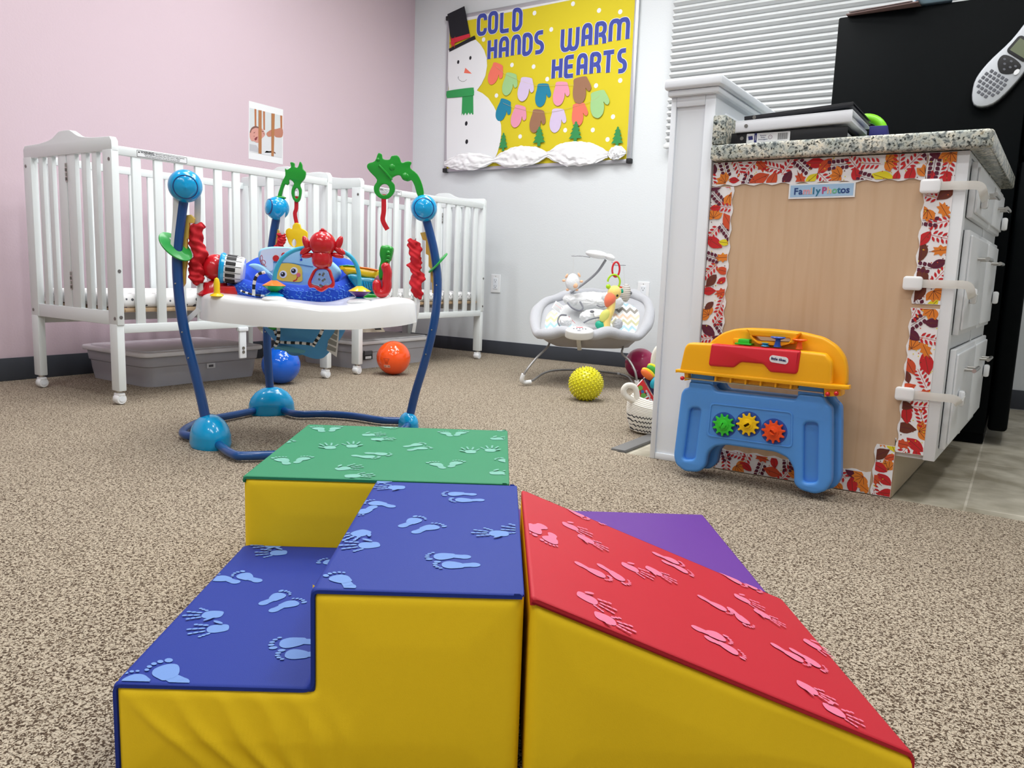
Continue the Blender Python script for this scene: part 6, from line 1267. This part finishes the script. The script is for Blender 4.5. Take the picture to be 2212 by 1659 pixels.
# ---- yellow plush bird with link rings
tb2 = thing('plush_bird', 'yellow plush bird with orange beak hanging by links over the bouncer', 'plush toy', B.w(1325, 705, .14))
PY_ = mat('plush_butter_yellow', (236, 208, 120), .95, bump=.6, bscale=220, sheen=.4); POr = mat('plush_orange', (238, 122, 88), .95, bump=.6, bscale=220, sheen=.4); PGn = mat('satin_teal_green', (26, 160, 130), .5); PLm = mat('satin_lime_dots', (212, 212, 110), .5, bump=.4, bscale=90)
o = .10
q = MB(Bm); q.tube(cr([bl_(1306, 712, o), bl_(1309, 690, o), bl_(1318, 672, o), bl_(1322, 652, o), bl_(1324, 638, o)], 6, False), [.040-.019*(k/24) for k in range(25)], PY_, 18, flat=.7); q.build('body', tb2, 80)
q = MB(Bm); q.ball(bl_(1327, 632, o), (.034, .036, .030), PY_, 26, rz=RZ(-20)); hd2 = q.build('head', tb2)
q = MB(Bm); q.ball(bl_(1318, 646, o+.012), (.028, .039, .025), POr, 26, rz=RZ(-22)); q.ball(bl_(1312, 656, o+.012), (.014, .018, .015), POr, 18); q.build('beak', hd2)
q = MB(Bm); q.ball(bl_(1333.5, 638.5, o+.026), (.0055, .0065, .004), DARK, 14); q.build('eye', hd2)
q = MB(Bm); q.tube(cr([bl_(1333, 624, o), bl_(1338, 620, o), bl_(1344, 621, o)], 4, False), .0042, mat('plush_red_orange', (226, 84, 44), .9), 8); q.build('crest', hd2)
q = MB(Bm); q.ball(bl_(1343, 629, o-.004), (.009, .011, .006), PGn, 14); q.build('head_feather', hd2)
q = MB(Bm); q.ball(bl_(1306, 682, o+.030), (.022, .034, .010), PLm, 20, rz=RZ(-28)); q.build('wing', tb2)
q = MB(Bm); q.ball(bl_(1297, 703, o+.022), (.028, .022, .016), PGn, 20, rz=RZ(-28)); q.build('tail', tb2)
def link(name, x, y, rx, ry, o, m, gap=None):
    q = MB(Bm); P = []
    for k in range(32):
        a = 2*math.pi*k/32; P.append(Vector((rx*math.cos(a), ry*math.sin(a), 0))+bl_(x, y, o))
    if gap: P = P[gap:]+P[:gap]; P = P[:28]
    q.tube(P, .0048, m, 10, closed=not gap); q.build(name, tb2)
link('red_link', 1330.5, 582, .018, .036, o, mat('link_red', (200, 24, 36), .3, coat=.3)); link('lime_link', 1326, 609, .030, .036, o+.003, mat('link_lime', (164, 208, 20), .3, coat=.3), 21)
q = MB(Bm); q.ball(bl_(1314, 619, o+.005), (.012, .012, .007), mat('link_lime', (0, 0, 0)), 16); q.build('lime_knob', tb2)
# ================================================================== rope basket with books
bk = Vector((-1.055, 2.60, 0)); ba = thing('rope_basket', 'white rope basket with black stitching and loop handles behind the half wall', 'basket', bk)
m, nt, b = tex_mat('white_cotton_rope', .9); v = coords(nt); sx = N(nt, 'ShaderNodeSeparateXYZ'); nt.links.new(v, sx.inputs[0])
saw = mth(nt, 'PINGPONG', mth(nt, 'MULTIPLY', mth(nt, 'ADD', sx.outputs['X'], sx.outputs['Y']), 1), .006); f = mth(nt, 'FRACT', mth(nt, 'MULTIPLY', mth(nt, 'ADD', sx.outputs['Z'], saw), 62))
dk = mth(nt, 'MULTIPLY', mth(nt, 'LESS_THAN', f, .28), mth(nt, 'LESS_THAN', sx.outputs['Z'], .075))
r_ = ramp(nt, [(0, (234, 231, 222)), (.5, (60, 60, 64))], 'CONSTANT'); nt.links.new(dk, r_.inputs['Fac']); nt.links.new(r_.outputs['Color'], b.inputs['Base Color']); ROPE = m
HB = .116
def bsk(u, v):
    a = u*2*math.pi; z = v*HB; r = .105+.016*math.sin(v*2.6)-.012*(v > .8)*(v-.8)*5; r *= 1+.02*math.sin(3*a+1); ridge = .0022*abs(math.sin(v*math.pi*22)); return (bk.x+(r+ridge)*math.cos(a)*.92, bk.y+(r+ridge)*math.sin(a)*1.15, z+.008+.010*math.sin(2*a)*v)
q = MB(); q.grid(bsk, 72, 90, ROPE, cu=True); q.add([bsk(j/72, 0) for j in range(72)][::-1], [list(range(72))], ROPE); q.build('woven_body', ba, 60, solid=.004)
RW = mat('plain_white_rope', (234, 230, 220), .9, bump=.6, bscale=300)
q = MB(); P = [onp for onp in [hit(x, y, bk+Vector((-.05, -.12, 0)), FH) for x, y in ((1408, 902), (1400, 884), (1384, 872), (1362, 862), (1350, 853), (1347, 842), (1355, 833), (1367, 834), (1374, 844), (1377, 868))]]
q.tube(cr(P, 6, False), .0105, RW, 10); q.build('loop_handle', ba)
q = MB(); P = [hit(x, y, bk+Vector((.02, .10, 0)), FH) for x, y in ((1411, 810), (1411, 785), (1414, 766), (1421, 753), (1432, 748), (1445, 760), (1450, 800))]; q.tube(cr(P, 6, False), .0105, RW, 10); q.build('loop_handle', ba)
def book(label, pts, th, m, off, extra=None):
    PLN = viewplane(bk); o = MB(PLN.M()); L_ = [PLN.p(x, y, off) for x, y in pts]
    o.shape(L_, off-th, off, m, .001); o.shape([tuple(Vector(p)*.985+Vector(L_[0])*.015) for p in L_], off-th-.012, off-th, PAPER, .0005); o.shape(L_, off-th-.014, off-th-.012, m, .0005)
    if extra: extra(o, PLN, off)
    b_ = o.build('board_book'); tag(b_, label, 'board book', 'baby books in the rope basket'); return recentre(b_, PLN.w(*pts[0], off))
def ex(o, P, off):
    for x, y, r, c in ((1383, 838, .009, (120, 170, 70)), (1388, 846, .006, (60, 110, 170)), (1390, 855, .010, (110, 180, 80)), (1380, 864, .007, (40, 60, 110)), (1396, 850, .004, (50, 60, 60))): p = P.p(x, y, off); o.shape(ell(p[0], p[1], r, r, 14), off, off+.0008, mat('dot_%d' % x, c, .6))
    a = P.p(1403, 868, off); o.text('TOT', .028, PAPER, T(a[0], a[1], off+.0006) @ RZ(-52), .0003, bold=.0012); a = P.p(1400, 850, off); o.text('ocean', .012, PAPER, T(a[0], a[1], off+.0006) @ RZ(-58), .0003, bold=.0004)
book('red board book with white lettering leaning in the rope basket', [(1373, 838), (1389, 820), (1440, 905), (1424, 915), (1400, 893), (1380, 870)], .004, mat('book_red', (206, 40, 44), .5), .05, ex)
book('dark navy board book with green edge behind the red book', [(1391, 818), (1402, 812), (1450, 890), (1440, 905)], .004, mat('book_navy', (44, 40, 84), .5), .028)
for lab, x, y, rx, ry, rt, c1, c2, o in (('orange fabric toy with yellow edge sticking out of the basket', 1398, 810, .028, .013, -38, (232, 110, 40), (240, 200, 30), .03), ('green and yellow plastic toy at the top of the basket', 1412, 803, .032, .015, -40, (60, 160, 60), (214, 214, 40), -.01), ('turquoise toy piece beside the orange toy in the basket', 1413, 828, .014, .020, -20, (30, 160, 184), (30, 130, 170), .045)):
    PLN = viewplane(bk); c = PLN.l(x, y, o); t = thing('baby_toy', lab, 'toy', PLN.w(x, y, o), 0, 'small toys in the rope basket')
    q = MB(PLN.M()); q.ball(c, (rx, ry, .012), mat('toy_%d' % x, c1, .5), 20, rz=RZ(rt)); q.build('toy_front', t)
    q = MB(PLN.M()); q.ball(c+Vector((.006, .004, -.008)), (rx*1.08, ry*1.1, .010), mat('toyb_%d' % x, c2, .5), 20, rz=RZ(rt)); q.build('toy_back', t)
EXPO = -0.85
# ================================================================== camera, world, view
cam = bpy.data.cameras.new('camera'); cam.sensor_width = 36; cam.sensor_fit = 'HORIZONTAL'; cam.lens = 36*FPX/W_; cam.clip_start = .01
co = bpy.data.objects.new('camera', cam); C.objects.link(co)
mw = Matrix.Identity(4)
for i in range(3): mw[i][0] = vr[i]; mw[i][1] = vu[i]; mw[i][2] = -vf[i]; mw[i][3] = EYE[i]
co.matrix_world = mw
sc = bpy.context.scene; sc.camera = co
w = bpy.data.worlds.new('world'); w.use_nodes = True; w.node_tree.nodes['Background'].inputs[0].default_value = (.6, .7, .85, 1); w.node_tree.nodes['Background'].inputs[1].default_value = .4; sc.world = w
sc.view_settings.view_transform = 'Standard'; sc.view_settings.look = 'None'; sc.view_settings.gamma = 1; sc.view_settings.exposure = EXPO
sc.cycles.use_denoising = True; sc.cycles.max_bounces = 8; sc.cycles.diffuse_bounces = 4; sc.cycles.transparent_max_bounces = 12; sc.cycles.caustics_reflective = False; sc.cycles.caustics_refractive = False
